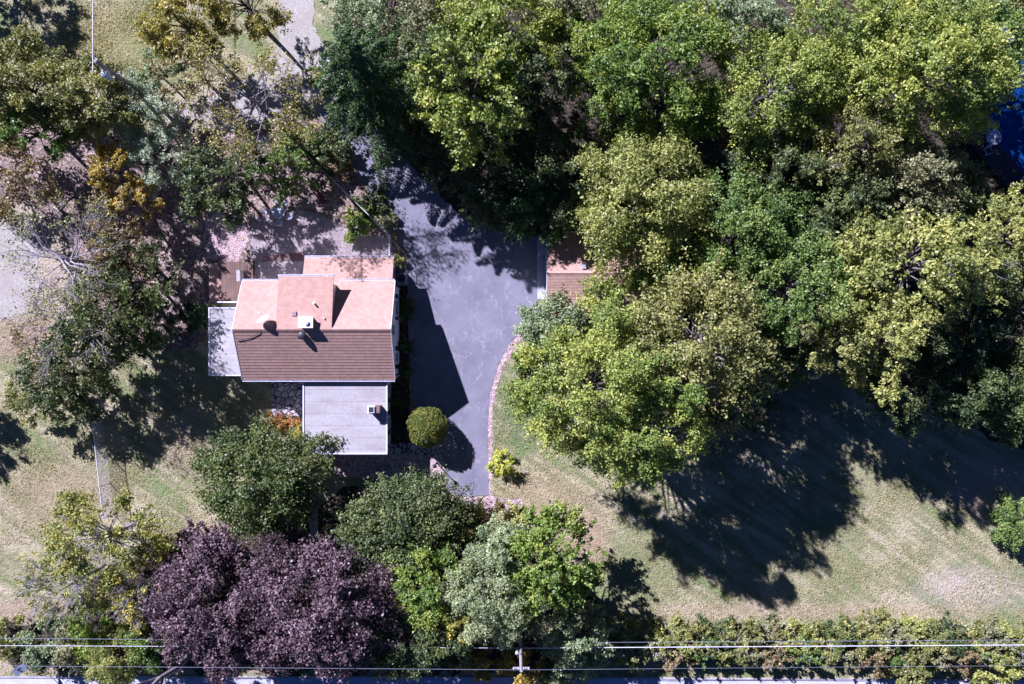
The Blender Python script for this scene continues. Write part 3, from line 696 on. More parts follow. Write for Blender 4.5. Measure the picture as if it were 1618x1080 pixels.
# ------------------------------------------------------------ poles, wires, sign
def pole(px, py, h, lab, arms, extras=None):
    g = G(px, py); t = thing('utility_pole', g, lab, 'utility pole')
    m_ = MB(); m_.tube([g, g+Vector((0,0,h))], [.18, .12], 10); m_.build('pole_shaft', M['wood'], t)
    for (z, L, a) in arms:
        d = Vector((math.cos(a), math.sin(a), 0)); m_ = MB(); m_.obox(g+d*(-L/2), g+d*(L/2), .12, z, z+.12)
        ao = m_.build('crossarm', M['wood'], t)
        for s_ in (-.9, -.3, .3, .9):
            m_ = MB(); p = g+d*(L/2*s_); m_.lathe((p.x, p.y, z+.122), [(.04,0),(.06,.06),(.05,.14),(.02,.17)], 8); m_.build('insulator', M['insul'], ao)
    return t, g
t, g = pole(244, 159, 10, 'weathered utility pole with grey transformer rising over the trees at upper left', [(9.3, 1.6, R_(-60)), (6.6, .9, R_(35))])
m_ = MB(); m_.lathe(g+Vector((-.15,-.45,7.6)), [(.22,0),(.24,.05),(.24,.75),(.2,.85),(.06,.9)], 16); tr = m_.build('transformer', M['insul'], t, False)
m_ = MB()
for s_ in (-.1, .1): m_.lathe(g+Vector((-.15+s_,-.45,8.45)), [(.03,0),(.05,.05),(.03,.22)], 8)
m_.build('bushing', M['concrete'], tr)
t2, g2 = pole(821.5, 984, 10.2, 'grey utility pole standing in the roadside trees at bottom centre', [(9.6, 1.3, 0), (5.6, .7, R_(90))])
m_ = MB(); m_.lathe(g2+Vector((-.3,.1,6.6)), [(.12,0),(.14,.05),(.14,.5),(.05,.55)], 12); m_.build('equipment_box', M['lightmetal'], t2)
m_ = MB(); m_.tube([g2+Vector((.1,0,7.4)), g2+Vector((.12,0,5.7))], .04, 6); m_.build('conduit', M['lightmetal'], t2)
def wire(name, p0, p1, r, mat, lab, sag=.3):
    a, b = Vector(p0), Vector(p1); pts = []
    for i in range(25):
        s_ = i/24; p = a.lerp(b, s_); p.z -= sag*4*s_*(1-s_); pts.append(p)
    m_ = MB(); m_.tube(pts, r, 5); return tag(m_.build(name, M[mat]), lab, 'cable')
gt = G(244, 159)
wire('service_cable', (gt.x-.9, gt.y-.3, 8.6), (gt.x-1.2, gt.y+30, 9.0), .035, 'cable', 'pale overhead cable running up over the green lawn from the upper left pole')
P5 = lambda px, py, h: G(px, py, h)
yb = g2.y
wire('power_line', (g2.x, yb, 5.75), (80, G(0,1015,5.6).y, 5.6), .035, 'cable', 'thick bright overhead cable right of the bottom pole, over the hedge', .05)
wire('power_line', (g2.x, yb, 5.75), (-80, G(0,1017,5.6).y, 5.6), .020, 'cable', 'upper bright overhead cable left of the bottom pole', .05)
wire('power_line', (g2.x, yb+.25, 5.3), (-80, G(0,1002,5.3).y, 5.3), .018, 'darkcable', 'thin dull overhead cable left of the pole, nearest the house', .05)
wire('power_line', (g2.x, yb+.25, 5.3), (80, G(0,1007,5.3).y, 5.3), .018, 'darkcable', 'thin dull overhead cable right of the pole, nearest the lawn', .05)
wire('power_line', (g2.x, yb-.05, 9.9), (-80, G(0,1046,9.9).y, 9.9), .014, 'darkcable', 'high thin power line left of the bottom pole, closest to the road', .05)
wire('power_line', (g2.x, yb-.05, 9.9), (80, G(0,1045,9.9).y, 9.9), .012, 'darkcable', 'high thin power line right of the bottom pole, over the roadside verge', .05)
g = G(56, 1041); t = thing('roadside_sign', g, 'small grey roadside sign on a thin post on the dry verge at lower left', 'sign')
m_ = MB(); m_.tube([g, g+Vector((0,0,2.5))], .035, 7); m_.build('post', M['darkmetal'], t)
nrm = Vector((.55, .35, .8)).normalized(); u = nrm.cross(Vector((0,0,1))).normalized(); vv = u.cross(nrm); c = g+Vector((-.0,-.02,2.25))+nrm*.05
pn = MB(); q = [c+u*x_+vv*y_ for x_, y_ in ((-.33,-.48),(.33,-.48),(.33,.48),(-.33,.48))]
pn.add([p for p in q]+[p-nrm*.02 for p in q], [(0,1,2,3),(7,6,5,4),(0,4,5,1),(1,5,6,2),(2,6,7,3),(3,7,4,0)]); so = pn.build('sign_panel', M['acgrey'], t)
pn = MB(); ar = [(c+nrm*.004+u*(.16*math.cos(a))+vv*(.18*math.sin(a)), c+nrm*.004+u*(.07+.11*math.cos(a)*1.0)+vv*(.15*math.sin(a))) for a in [R_(d_) for d_ in range(70, 291, 20)]]
vs_ = [p for ab in ar for p in ab]; pn.add(vs_, [(2*i, 2*i+1, 2*i+3, 2*i+2) for i in range(len(ar)-1)]); pn.build('crescent_mark', M['darkshutter'], so)
# ------------------------------------------------------------ plants
PAL = {  # albedo: dark, middle, light leaf
 'maple': ((.12,.175,.045), (.22,.275,.065), (.39,.42,.11)),
 'fern': ((.09,.15,.035), (.16,.235,.045), (.29,.33,.07)),
 'oak': ((.07,.125,.035), (.12,.19,.05), (.21,.27,.08)),
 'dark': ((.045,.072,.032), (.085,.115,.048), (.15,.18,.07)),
 'olive': ((.12,.14,.05), (.205,.22,.08), (.33,.33,.13)),
 'ygreen':((.13,.16,.05), (.24,.26,.075), (.38,.36,.10)),
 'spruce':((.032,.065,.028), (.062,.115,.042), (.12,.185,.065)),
 'yellow':((.182,.195,.046), (.325,.305,.065), (.520,.442,.091)),
 'pale':  ((.14,.17,.055), (.24,.27,.085), (.37,.38,.13)),
 'silver':((.15,.19,.085), (.25,.30,.13), (.38,.42,.21)),
 'bluegreen': ((.14,.19,.12), (.23,.29,.18), (.34,.39,.26)),
 'grey': ((.13,.15,.09), (.22,.23,.14), (.33,.33,.22)),
 'purple': ((.052,.034,.036), (.105,.070,.074), (.22,.155,.16)),
 'moss':  ((.050,.078,.032), (.092,.128,.046), (.165,.195,.07)),
 'gold':  ((.17,.14,.035), (.30,.24,.055), (.44,.34,.08)),
 'brown': ((.13,.105,.065), (.23,.185,.11), (.34,.28,.17)),
 'clip':  ((.083,.116,.024), (.143,.176,.037), (.242,.209,.055)),
 'lime':  ((.266,.308,.063), (.462,.490,.084), (.644,.630,.126)),
 'sage':  ((.20,.26,.16), (.33,.39,.25), (.46,.50,.34)),
 'amber': ((.17,.165,.055), (.29,.27,.08), (.42,.37,.12)),
 'straw': ((.25,.225,.13), (.37,.345,.205), (.51,.48,.31)),
 'ggrass':((.10,.14,.05), (.17,.21,.08), (.25,.28,.11)),
 'red':   ((.192,.072,.036), (.360,.156,.060), (.432,.324,.084)),
}
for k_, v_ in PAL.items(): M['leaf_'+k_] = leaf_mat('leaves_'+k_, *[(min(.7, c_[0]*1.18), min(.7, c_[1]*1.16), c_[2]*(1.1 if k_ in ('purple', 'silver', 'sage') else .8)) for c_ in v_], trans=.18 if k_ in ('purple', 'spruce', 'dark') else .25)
def unit(v): return v/np.maximum(np.linalg.norm(v, axis=-1, keepdims=True), 1e-9)
def leaf_mesh(cent, nbias, size, aspect, tint, jit=.35):
    """one small folded leaf-spray face per centre; nbias = preferred facing (N,3)"""
    n = len(cent)
    nr = unit(rng.normal(size=(n, 3))*.8+nbias)
    t = unit(np.cross(nr, rng.normal(size=(n, 3)))); b = np.cross(nr, t)
    L = (size*rng.uniform(1-jit, 1+jit, n))[:, None]; W = L*aspect
    v = np.empty((n, 4, 3))
    v[:, 0] = cent-t*L; v[:, 1] = cent+b*W+nr*W*.25; v[:, 2] = cent+t*L; v[:, 3] = cent-b*W+nr*W*.25
    return v.reshape(-1, 3), np.arange(n*4).reshape(n, 4), np.clip(tint, 0, 1)
def lobes(az, seed):
    r = np.random.default_rng(seed); o = np.ones_like(az)
    for k, a in ((2, .10), (3, .09), (5, .07), (8, .05)): o += a*np.sin(k*az+r.uniform(0, 6.28))
    return o
def crown_tree(name, cat, px, py, rp, h, pal, label, group=None, base=.3, leaf=.10, aspect=.6, lai=4.0, bark='bark', bough=1.0, bare=0.0, ry=None, tips=None, twigs=True, flat=1.0, trunkpx=None, droop=.3, hang=1.0):
    """broadleaf tree or shrub. px,py,rp: crown centre and radius in photo pixels at crown mid height"""
    hm = h*(.62 if base > .1 else .5); k = (1-hm/H)/S
    R = rp*k; RY_ = (ry or rp)*k; c = G(px, py, hm)
    if trunkpx: loc = G(*trunkpx); off = np.array([c.x-loc.x, c.y-loc.y, 0.])
    else: loc = Vector((c.x, c.y, 0)); off = np.zeros(3)
    t = thing(name, loc, label, cat, group)
    zb = h*base; zc = zb+(h-zb)*.42; zh = h-zc; zl = zc-zb
    seed = int(rng.integers(1e9))
    nb = max(9, int((13+R*RY_*1.05)*bough))
    i = np.arange(nb)+.5; zz = 1-1.25*i/nb                       # fibonacci dome
    az = i*2.39996+rng.normal(0, .25, nb); rr = np.sqrt(np.clip(1-zz**2, 0, 1))
    lob = lobes(az, seed)*rng.uniform(.86, 1.10, nb)
    sh = rng.uniform(.62, .92, nb)
    R *= .93; RY_ *= .93
    bc = np.stack([R*rr*np.cos(az)*lob*sh, RY_*rr*np.sin(az)*lob*sh, np.where(zz > 0, zz*zh*flat*rng.uniform(.62, .98, nb), zz*zl*1.2)], 1)+np.array([0, 0, zc])+off
    Rm = (R+RY_)/2; bc[0] = np.array([off[0], off[1], zc+zh*.86])
    br = Rm*rng.uniform(*((.20, .36) if Rm < 4 else (.155, .31)), nb)*(min(1.15, .78+1.5/max(Rm, .5)) if lai > 3 else .9)*(1.12 if lai >= 5 else 1)
    # trunk and limbs
    m_ = MB(); tr = max(.035, .028*h); top = np.array([off[0]*.8, off[1]*.8, zb+(h-zb)*.55])
    P = [np.array([0, 0, 0.]), top*.45+np.array([.04*h*.3, 0, 0]), top]
    if base > .08: m_.tube([Vector(loc)+Vector(p) for p in P], [tr, tr*.7, tr*.3], 8)
    lw = min(tr*(.30 if lai > 3 else .22), .085); twig = MB()
    for j in range(nb):
        s0 = min(.92, max(.05, rng.uniform(.25, .85))); a = P[1]*(1-s0)+P[2]*s0 if base > .08 else np.array([rng.normal(0, .06)*Rm, rng.normal(0, .06)*Rm, .02])
        mid = (a+bc[j])/2+np.array([0, 0, .10*Rm*rng.uniform(-.2, 1)])+rng.normal(0, .05*Rm, 3)
        m_.tube([Vector(loc)+Vector(a), Vector(loc)+Vector(mid), Vector(loc)+Vector(bc[j])], [lw, lw*.6, max(.012, lw*.18)], 5, False)
        if bare and rng.random() < bare:                          # visible pale twigs
            out = unit(bc[j]-np.array([off[0], off[1], zc-.5*Rm]))
            for q in range(7):
                d = unit(out*1.0+rng.normal(0, .55, 3)+np.array([0, 0, .2])); L = br[j]*rng.uniform(.8, 1.5)
                e = bc[j]+d*L; mm_ = bc[j]+d*L*.5+rng.normal(0, .06*L, 3)
                twig.tube([Vector(loc)+Vector(bc[j]), Vector(loc)+Vector(mm_), Vector(loc)+Vector(e)], [.024, .016, .007], 4, False)
                for q2 in range(3):
                    f_ = rng.uniform(.3, .9); s_ = bc[j]*(1-f_)+e*f_; e2 = s_+unit(d+rng.normal(0, .7, 3))*L*.45
                    twig.tube([Vector(loc)+Vector(s_), Vector(loc)+Vector(e2)], [.014, .006], 3, False)
    if twig.v: m_.add(twig.v, twig.f)
    trunk = m_.build('trunk' if base > .08 else 'stem', M['greybark' if bare and bark == 'bark' else bark], t)
    # leaf clusters on boughs
    area = math.pi*R*RY_; la = 2*leaf*leaf*aspect
    n_leaf = int((lai*1.45 if lai > 3 else lai*1.1)*area/la); per = 26; ncl = max(12, n_leaf//per)
    pb = br**2; pb = pb/pb.sum(); bi = rng.choice(nb, ncl, p=pb)
    out = unit(bc-np.array([off[0], off[1], zb+.2*zh]))
    d = unit(rng.normal(size=(ncl, 3))+out[bi]*.9+np.array([0, 0, .25])); s = rng.uniform(.25, 1.0, ncl)**.6
    o = out[bi].copy(); o[:, 2] *= .3; o = unit(o)
    cc = bc[bi]+d*(br[bi]*s)[:, None]*np.array([1, 1, .62])
    al = np.minimum(rng.exponential(.30, ncl), .9)*br[bi]; cc += o*al[:, None]; cc[:, 2] -= al*droop
    cr = np.clip(.05*Rm+.10, .10, .34)*rng.uniform(.6, 1.3, ncl)*(1.3 if lai >= 5 else 1.0)
    ctint = rng.normal(0, .17, ncl)+rng.normal(0, .16, nb)[bi]
    li = np.repeat(np.arange(ncl), per)
    q = np.clip(rng.normal(size=(len(li), 3)), -1.8, 1.8)*.48; q[:, 2] *= .45*hang
    st = np.clip(rng.normal(0, 1, len(li)), -1.6, 1.6)[:, None]*.8*o[li]
    cen = cc[li]+(q+st)*cr[li][:, None]
    cen[:, 2] = np.maximum(cen[:, 2], .03)
    v, f, ti = leaf_mesh(cen, d[li]*.5+np.array([0, 0, .35]), leaf, aspect, .5+ctint[li]+rng.normal(0, .12, len(li)))
    me = mesh_obj('crown' if base > .08 else 'foliage', v, f, M['leaf_'+pal], t, tint=ti)
    return t
def conifer(px, py, rp, h, label, pal='spruce', lai=5, leaf=.10):
    base = G(px, py); k = 1/S; R = rp*k; t = thing('spruce_tree', base, label, 'spruce tree')
    m_ = MB(); m_.tube([base, base+Vector((0,0,h*.6)), base+Vector((0,0,h))], [.026*h, .015*h, .02], 9); 
    cen = []; nb_ = []; ti = []
    nt_ = int(h*1.15)
    for i in range(nt_):
        z = h*(.10+.88*(i/nt_)**.95); r = R*(1-(z/h))**.8*1.12+.12; nbr = 6 if i < nt_*.6 else 5
        for j in range(nbr):
            a = 6.283*(j+rng.random()*.7)/nbr+i*1.3; L = r*rng.uniform(.5, 1.3)
            d = np.array([math.cos(a), math.sin(a), 0]); sd_ = np.array([-d[1], d[0], 0])
            m_.tube([base+Vector((0,0,z)), base+Vector((*(d[:2]*L*.6), z+.0)), base+Vector((*(d[:2]*L), z-.12*L))], [.05*(1-z/h)+.012, .02, .008], 4, False)
            n = int(lai*L*42); s = rng.random(n)**.75
            wd = .25*L*(1-s)**.6*(s > .08)*np.minimum(1, s*3)*(.6+.4*np.sin(s*L*9)**2)+.06; lat = rng.uniform(-1, 1, n)
            p = d*(s*L)[:, None]+sd_*(lat*wd)[:, None]; p[:, 2] = z-.14*L*s**2-abs(lat)*wd*.35-rng.random(n)*.22+.10
            cen.append(p); nb_.append(np.tile(np.array([d[0]*.2, d[1]*.2, .8]), (n, 1))); ti.append(.35+rng.normal(0, .15, n)+.35*s+rng.normal(0, .08))
    m_.build('trunk', M['bark'], t)
    cen = np.concatenate(cen); nb_ = np.concatenate(nb_); ti = np.concatenate(ti)
    v, f, ti = leaf_mesh(cen, nb_, leaf, .5, ti); mesh_obj('crown', v, f, M['leaf_'+pal], t, tint=ti); return t
def clipped(px, py, rp, h, pal, label, leaf=.055, n=26000):
    g = G(px, py); R = rp/S*(1-h*.5/H); t = thing('clipped_shrub', g, label, 'shrub')
    m_ = MB(); m_.tube([g, g+Vector((0,0,h*.5))], [.08, .05], 7)
    for j in range(16):
        a = j*2.4; m_.tube([g+Vector((0,0,.2)), g+Vector((math.cos(a)*R*.7, math.sin(a)*R*.7, h*rng.uniform(.3, .8)))], [.03, .01], 4, False)
    m_.build('stem', M['bark'], t)
    d = unit(rng.normal(size=(n, 3))); az = np.arctan2(d[:, 1], d[:, 0])
    rad = (1+.02*np.sin(3*az+1)+.018*np.sin(7*az)+.025*np.sin(9*d[:, 2]+4*az)+.04*np.sin(17*az+11*d[:, 2])+.05*np.maximum(0, np.sin(5*az-4*d[:, 2]+2)))*(1-rng.random(n)**2*.28)
    c = d*rad[:, None]*np.array([R, R, h*.5])+np.array([0, 0, h*.5]); c[:, 2] = np.maximum(c[:, 2], .05)
    v, f, ti = leaf_mesh(c, d*.8, leaf, .6, .42+rng.normal(0, .2, n)+.2*np.sin(3*az+5*d[:, 2])+.45*(rng.random(n) < .05)); mesh_obj('foliage', v, f, M['leaf_'+pal], t, tint=ti); return t
def bare_tree(px, py, rp, h, label, bark='palebark', leafpal=None, lai=.3, lean=(0, 0), nl=9, seed=1, leaf=.12, topf=.55, thin=1.0):
    """bare or nearly bare tree with forking limbs; px,py = trunk base on the ground"""
    r = np.random.default_rng(seed); g = np.array(G(px, py)); R = rp/S
    t = thing('bare_tree', tuple(g), label, 'tree'); m_ = MB(); tips = []
    top = g+np.array([lean[0], lean[1], h*topf])
    m_.tube([Vector(g), Vector(g*.5+top*.5+r.normal(0, .1, 3)), Vector(top)], [.03*h*min(1, thin*1.3), .022*h*min(1, thin*1.3), .014*h*thin], 9)
    def grow(p, d, L, rad, lv):
        e = p+d*L; mid = p+d*L*.5+r.normal(0, .07*L, 3)
        m_.tube([Vector(p), Vector(mid), Vector(e)], [rad, rad*.75, rad*.5], 6 if lv < 2 else 4, False)
        tips.append(e)
        if lv >= 4: return
        for q in range(3 if lv < 3 else 4):
            f = r.uniform(.45, 1.0); s = p+(e-p)*f
            grow(s, unit(d*1.1+r.normal(0, .48, 3)+np.array([0, 0, .08])), L*r.uniform(.5, .72), rad*.5, lv+1)
    for j in range(nl):
        a = 6.283*j/nl+r.uniform(-.3, .3); s = r.uniform(.6 if topf > .6 else .45, 1)
        grow(g+(top-g)*s, unit(np.array([math.cos(a), math.sin(a), r.uniform(.15, .7)])), R*r.uniform(.38, .55), .011*h*thin, 1)
    m_.build('trunk', M[bark], t)
    if leafpal:
        tips = np.array(tips); n = int(lai*math.pi*R*R/(2*leaf*leaf*.6)); i = r.integers(0, len(tips), n)
        c = tips[i]-g+rng.normal(0, .22, (n, 3)); v, f, ti = leaf_mesh(c, np.tile([0, 0, .6], (n, 1)), leaf, .6, .5+rng.normal(0, .2, n))
        mesh_obj('crown', v, f, M['leaf_'+leafpal], t, tint=ti)
    return t
T = lambda *a, **k: crown_tree('broadleaf_tree', 'tree', *a, **k)
B = lambda *a, **k: crown_tree('shrub', 'shrub', *a, **{**dict(base=0.0, leaf=.11, lai=5), **k})
# --- woodland, top
conifer(603, 172, 112, 17, 'tall dark spruce with drooping boughs leaning over the top of the driveway')
T(610,18,80,7.5,'bluegreen','pale blue green tree behind the tip of the tall spruce at the top edge', lai=3.5)
T(690,30,75,9,'grey','dull grey green tree at the top edge between the spruce and the light maple', base=.25)
T(790,60,95,12,'maple','light green maple with feathery sprays at the top edge, left of the dark gap', lai=3.6)
T(745,140,105,15,'maple','light green maple with loose sprays reaching right above the shaded lawn gap', lai=3.4, leaf=.14)
T(690,118,60,14,'dark','dark green tree squeezed between the spruce and the loose light maple')
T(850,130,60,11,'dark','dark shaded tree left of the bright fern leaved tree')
T(890,25,60,9,'grey','grey green tree at the top edge above the dark gap')
T(1030,120,118,12.5,'fern','bright green feathery leaved tree with yellow flecks at top centre', lai=4.6, leaf=.13, aspect=.45, bough=1.3)
T(965,60,70,10,'fern','smaller bright green tree overlapping the left of the feathery tree', lai=4)
T(1170,45,62,10.5,'bluegreen','blue green tree at the top edge between the feathery tree and the great maple')
T(1215,150,105,12.5,'maple','yellow green maple with a long bare white limb, left half of the great pair', bare=.12, lai=4.2)
T(1335,60,85,13,'maple','yellow green maple at the top edge over the left of the great maple', lai=4)
T(1440,110,150,14,'maple','great yellow green maple filling the top right corner', ry=118, bare=.08, lai=4.6, bough=1.2)
T(1560,70,62,10,'oak','deep green tree between the great maple and the blue pool')
T(1600,20,45,8,'olive','olive tree in the extreme top right corner')
T(1125,15,45,8,'dark','dark tree at the top edge left of the blue green tree')
T(1500,30,60,9,'olive','olive tree at the top edge behind the great maple')
T(1010,30,50,9,'oak','green tree at the top edge above the feathery tree')
# --- woodland, middle band
T(1020,322,104,12.5,'pale','round yellow green locust above the garage', lai=5, leaf=.13, aspect=.45, bough=1.4)
T(905,270,85,7.5,'dark','dark evergreen in shade left of the round yellow green locust', lai=4.5)
T(850,320,60,6,'spruce','dark evergreen overhanging the north end of the garage apron')
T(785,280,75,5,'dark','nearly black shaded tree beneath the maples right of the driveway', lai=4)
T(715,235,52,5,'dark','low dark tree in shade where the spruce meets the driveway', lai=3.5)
T(1055,385,70,10,'oak','green tree at the lower right flank of the yellow green locust')
T(1165,365,92,12,'oak','fresh green oak with open star shaped boughs left of centre in the wood', lai=3.8)
T(1110,430,60,10.5,'fern','bright green tree below the fresh green oak, near the garage')
T(1250,450,88,14,'oak','green tree with a patch of bare white twigs in the middle of the wood', bare=.12, lai=4)
T(1225,260,85,10.5,'dark','dark green tree under the yellow green maple, above the fresh green oak', lai=4.4)
T(1325,230,80,11.5,'olive','olive tree with a bare white forked branch just below the great maple', bare=.16)
T(1320,320,75,10.5,'dark','dark tree between the olive tree and the pale yellow tree')
T(1420,280,80,10,'grey','grey green tree below the great maple toward the pool deck')
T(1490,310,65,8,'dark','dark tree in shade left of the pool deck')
T(1440,420,130,16.5,'pale','large pale yellow tree spreading across the right of the wood', ry=82, lai=4.2, leaf=.13, bough=1.2, bare=.06)
T(1340,400,60,12,'pale','pale yellow green tree at the left end of the large pale yellow tree', lai=4)
T(1590,370,62,11.5,'pale','pale yellow green tree cut by the right edge below the pool deck', lai=4.4)
T(1380,530,62,15.5,'pale','bright pale yellow tree jutting down toward the lawn shadow', ry=72, lai=4.6)
T(1320,540,60,13,'olive','olive tree beside the bright pale yellow jutting tree', bare=.1)
T(1245,590,26,6,'oak','small bright green tree at the dark edge of the lawn')
T(1500,520,85,10.5,'dark','dark green tree right of the bright pale yellow jutting tree', lai=4)
T(1590,500,75,10,'dark','dark green tree at the right edge under the pale yellow trees')
T(1430,610,70,9,'dark','dark shaded tree below the jutting pale yellow tree', lai=4.2)
T(1540,600,80,9.5,'moss','olive grey tree at the lower edge of the wood on the right')
T(1600,640,55,9,'moss','olive tree at the right edge just above the lawn')
T(1270,520,60,9,'dark','dark tree between the green twiggy tree and the small bright green one')
# --- island by the driveway
T(1100,545,112,14.5,'olive','broad olive green cedar with grey patches behind the big driveway maple', lai=5.2, leaf=.12, bare=.08, bough=1.5)
T(1150,620,62,11,'dark','dark shaded tree at the shadow side of the olive green cedar')
T(975,532,72,9,'maple','yellow green maple crown behind the round grey bush, touching the garage roof')
T(925,610,118,16.5,'maple','big yellow green maple at the driveway bend', ry=100, lai=4.8, bough=1.2)
T(1010,680,92,15.5,'maple','big maple bough crown reaching down over the lawn shadow', ry=85, lai=4.6)
T(1040,600,60,16,'fern','green crown between the driveway maple and the olive cedar')
B(873,513,48,4.5,'bluegreen','round grey green bush at the south corner of the garage apron', lai=6, leaf=.10)
T(955,452,24,5.5,'maple','small light green tree poking over the middle of the garage roof')
B(828,572,20,1.8,'fern','low bright green bush at the driveway bend under the maple')
# --- around the house, north
T(35,135,70,8.5,'olive','olive green tree at the upper left edge below the lawn', lai=6.5, leaf=.11)
T(148,158,58,7.5,'olive','dark olive tree left of the utility pole', lai=6.5, leaf=.11)
T(60,212,62,7,'oak','low bright green tree at the left edge below the olive trees', ry=34)
T(228,180,48,5,'sage','round pale blue green willow beside the utility pole', leaf=.1, aspect=.4, lai=5, hang=1.5)
T(250,252,52,5,'sage','pale grey green loose tree below the round blue green willow', leaf=.1, aspect=.4, lai=3)
T(252,120,42,4,'bluegreen','pale blue green shrub tree between the utility pole and the golden brown thicket', lai=3)
T(292,42,60,8,'amber','yellow olive tree at the top edge left of the gravel drive', lai=4.6)
T(388,8,60,8,'amber','golden olive tree at the top edge over the gravel drive', lai=3.2)
T(320,125,70,6,'brown','thin golden brown tree over the left bend of the gravel drive', lai=.8, leaf=.10)
T(180,275,32,6,'gold','narrow golden orange tree left of the pale grey green one', ry=48)
T(215,318,40,6,'gold','golden yellow shrub tree above the shaded leaf litter', ry=34, lai=3)
T(350,285,62,7,'dark','dark green tree between the gravel bed and the garden table', lai=4.2, trunkpx=(385,275))
B(458,262,46,3,'oak','spreading green shrub behind the garden table', lai=3.2)
B(565,351,24,1.4,'fern','small bright green shrub inside the diagonal fence', lai=6)
B(520,240,34,2.2,'dark','dark shrub at the bend of the diagonal fence', lai=3.5)
B(590,318,22,1.0,'dark','low dark ground shrub between the fence and the driveway edge')
B(612,352,18,.9,'grey','low grey green shrub at the end of the diagonal fence')
B(540,262,20,1.0,'brown','brownish shrub on the driveway bank outside the diagonal fence')
B(495,215,20,1.0,'olive','yellowish shrub on the point between gravel drive and driveway')
bare_tree(458, 212, 104, 16, 'tall thin tree with sparse yellow leaves and a long bare trunk beside the gravel drive', 'greybark', 'amber', .42, (0, 0), 17, 11, .085, .66, .36)
# --- west side
bare_tree(186, 425, 120, 12.5, 'big pale dead tree with tangled white branches at the left', 'palebark', 'olive', .16, (0, 0), 18, 21, .09, .72, .5)
bare_tree(190, 508, 105, 11, 'pale dead branched tree lower down the left side', 'palebark', 'brown', .2, (0, 0), 14, 22, .10, .72, .5)
bare_tree(60, 290, 100, 8, 'sparse brown leaved tree at the left edge above the dead tree', 'greybark', 'brown', 1.3, (-.6, .3), 10, 23)
T(190,330,55,6.5,'brown','brown leaved thin tree right of the dead tree', lai=1.8, leaf=.12, bark='greybark')
T(195,400,55,7,'brown','russet olive tree above the dark evergreens on the left', lai=2.0, leaf=.11)
T(216,445,60,6,'dark','dark green tree north of the shadow beside the deck', lai=3.4)
T(175,505,75,9,'moss','dark green tree with bright tips below the russet olive tree', lai=4.2)
T(232,512,48,5,'dark','dark green tree casting long feathered shade toward the west wing')
T(115,590,80,5.5,'dark','dark spreading shrub tree on the left lawn above the chain link fence', ry=62, lai=4.2)
T(60,625,45,4,'olive','yellowish olive shrub tree at the left of the dark spreading one', lai=3)
B(310,500,22,1.4,'spruce','low dark shrub against the corner of the west wing')
T(-122,632,50,5.5,'dark','dark tree just beyond the left edge casting a shadow on the lawn')
T(-85,-95,62,7,'dark','dark tree just beyond the top left corner casting a shadow on the lawn')
bare_tree(90, 545, 55, 3, 'low brown bare brush on the left above the spreading shrub tree', 'greybark', 'brown', .6, (0, 0), 8, 24)
# --- south of the house
T(413,760,84,6.5,'moss','round dense green tree left of the flat roofed extension', lai=6.5, leaf=.11, bough=2.2)
T(643,828,82,5.5,'dark','round dense dark green tree south of the gravel triangle', ry=70, lai=8, leaf=.10, bough=2.6)
clipped(678,671,31,3.3,'clip','neatly clipped round shrub by the driveway')
B(793,733,18,1.4,'lime','small bright yellow airy shrub on the lawn edge', lai=4.5, leaf=.07, bough=1.8)
bare_tree(812, 742, 10, 1.5, 'tiny bare sapling beside the yellow shrub on the lawn edge', 'bark', 'yellow', .5, (0, 0), 7, 30, .06)
B(455,668,22,.6,'red','low orange and yellow flowering plants below the flagstone patio', ry=9, lai=5, leaf=.07)
B(475,683,16,.7,'yellow','low yellow plant at the corner of the flat roofed extension', leaf=.07)
B(436,664,12,.5,'red','low red plant at the left end of the flagstone patio', leaf=.06)
for (px, py, r, hh_, l) in [(641,495,11,1.0,'rounded dark shrub under the upper gable window'),(641,545,11,1.0,'rounded dark shrub under the lower gable window'),(636,585,12,.8,'dark low shrub at the downspout corner'),(631,640,11,.7,'dark low shrub beside the south extension wall'),(643,480,10,.6,'low dark plant near the upper gable window by the driveway')]:
    B(px, py, r, hh_, 'dark', l, leaf=.07)
B(629,412,9,.9,'olive','small olive shrub at the white picket gate', leaf=.07)
B(735,835,36,3.2,'olive','olive shrub right of the dense dark green tree', lai=5)
B(782,830,34,2.6,'brown','pinkish brown shrub at the top of the lower thicket', lai=4)
B(812,822,24,2.2,'pale','pale green shrub at the end of the gravel bed')
# --- purple trees and the lower thicket
T(345,950,110,9.5,'purple','purple leaved maple on the left of the dark purple pair', ry=94, lai=4.8, leaf=.11, bough=1.6)
T(500,955,114,10.5,'purple','larger purple leaved maple on the right of the dark purple pair', ry=98, lai=5.0, leaf=.12, bough=1.6)
T(330,870,60,5,'purple','low purple brown crown above the left purple maple', ry=40, lai=3.6, leaf=.13)
T(688,925,58,8,'fern','yellow green tree right of the purple maples', ry=66)
T(640,1010,60,7,'dark','dark shaded tree in the shadow of the purple maples by the road', lai=4)
T(712,1010,42,6,'dark','dark green tree in shade left of the bottom utility pole')
T(775,935,62,10,'silver','pale silvery tree in the middle of the lower thicket', ry=82, lai=4.6, aspect=.4)
T(866,888,80,9.5,'fern','fresh green tree at the top right of the lower thicket', lai=4.8, leaf=.13, bough=1.3)
T(795,862,45,8.5,'bluegreen','blue green crown above the pale silvery tree')
T(728,968,28,7.5,'yellow','narrow bright yellow green tree at the left of the silvery tree', ry=42)
T(880,960,52,7,'grey','grey green tree below the fresh green tree')
T(915,1000,48,6.5,'bluegreen','blue green tree at the right of the lower thicket above the cables', lai=4.4)
B(770,1035,38,3.5,'gold','golden orange shrub left of the bottom utility pole', lai=4)
B(835,1060,38,3.2,'gold','golden olive shrub under the bottom utility pole', lai=4)
B(735,1020,26,3,'brown','brown shrub at the roadside left of the golden one')
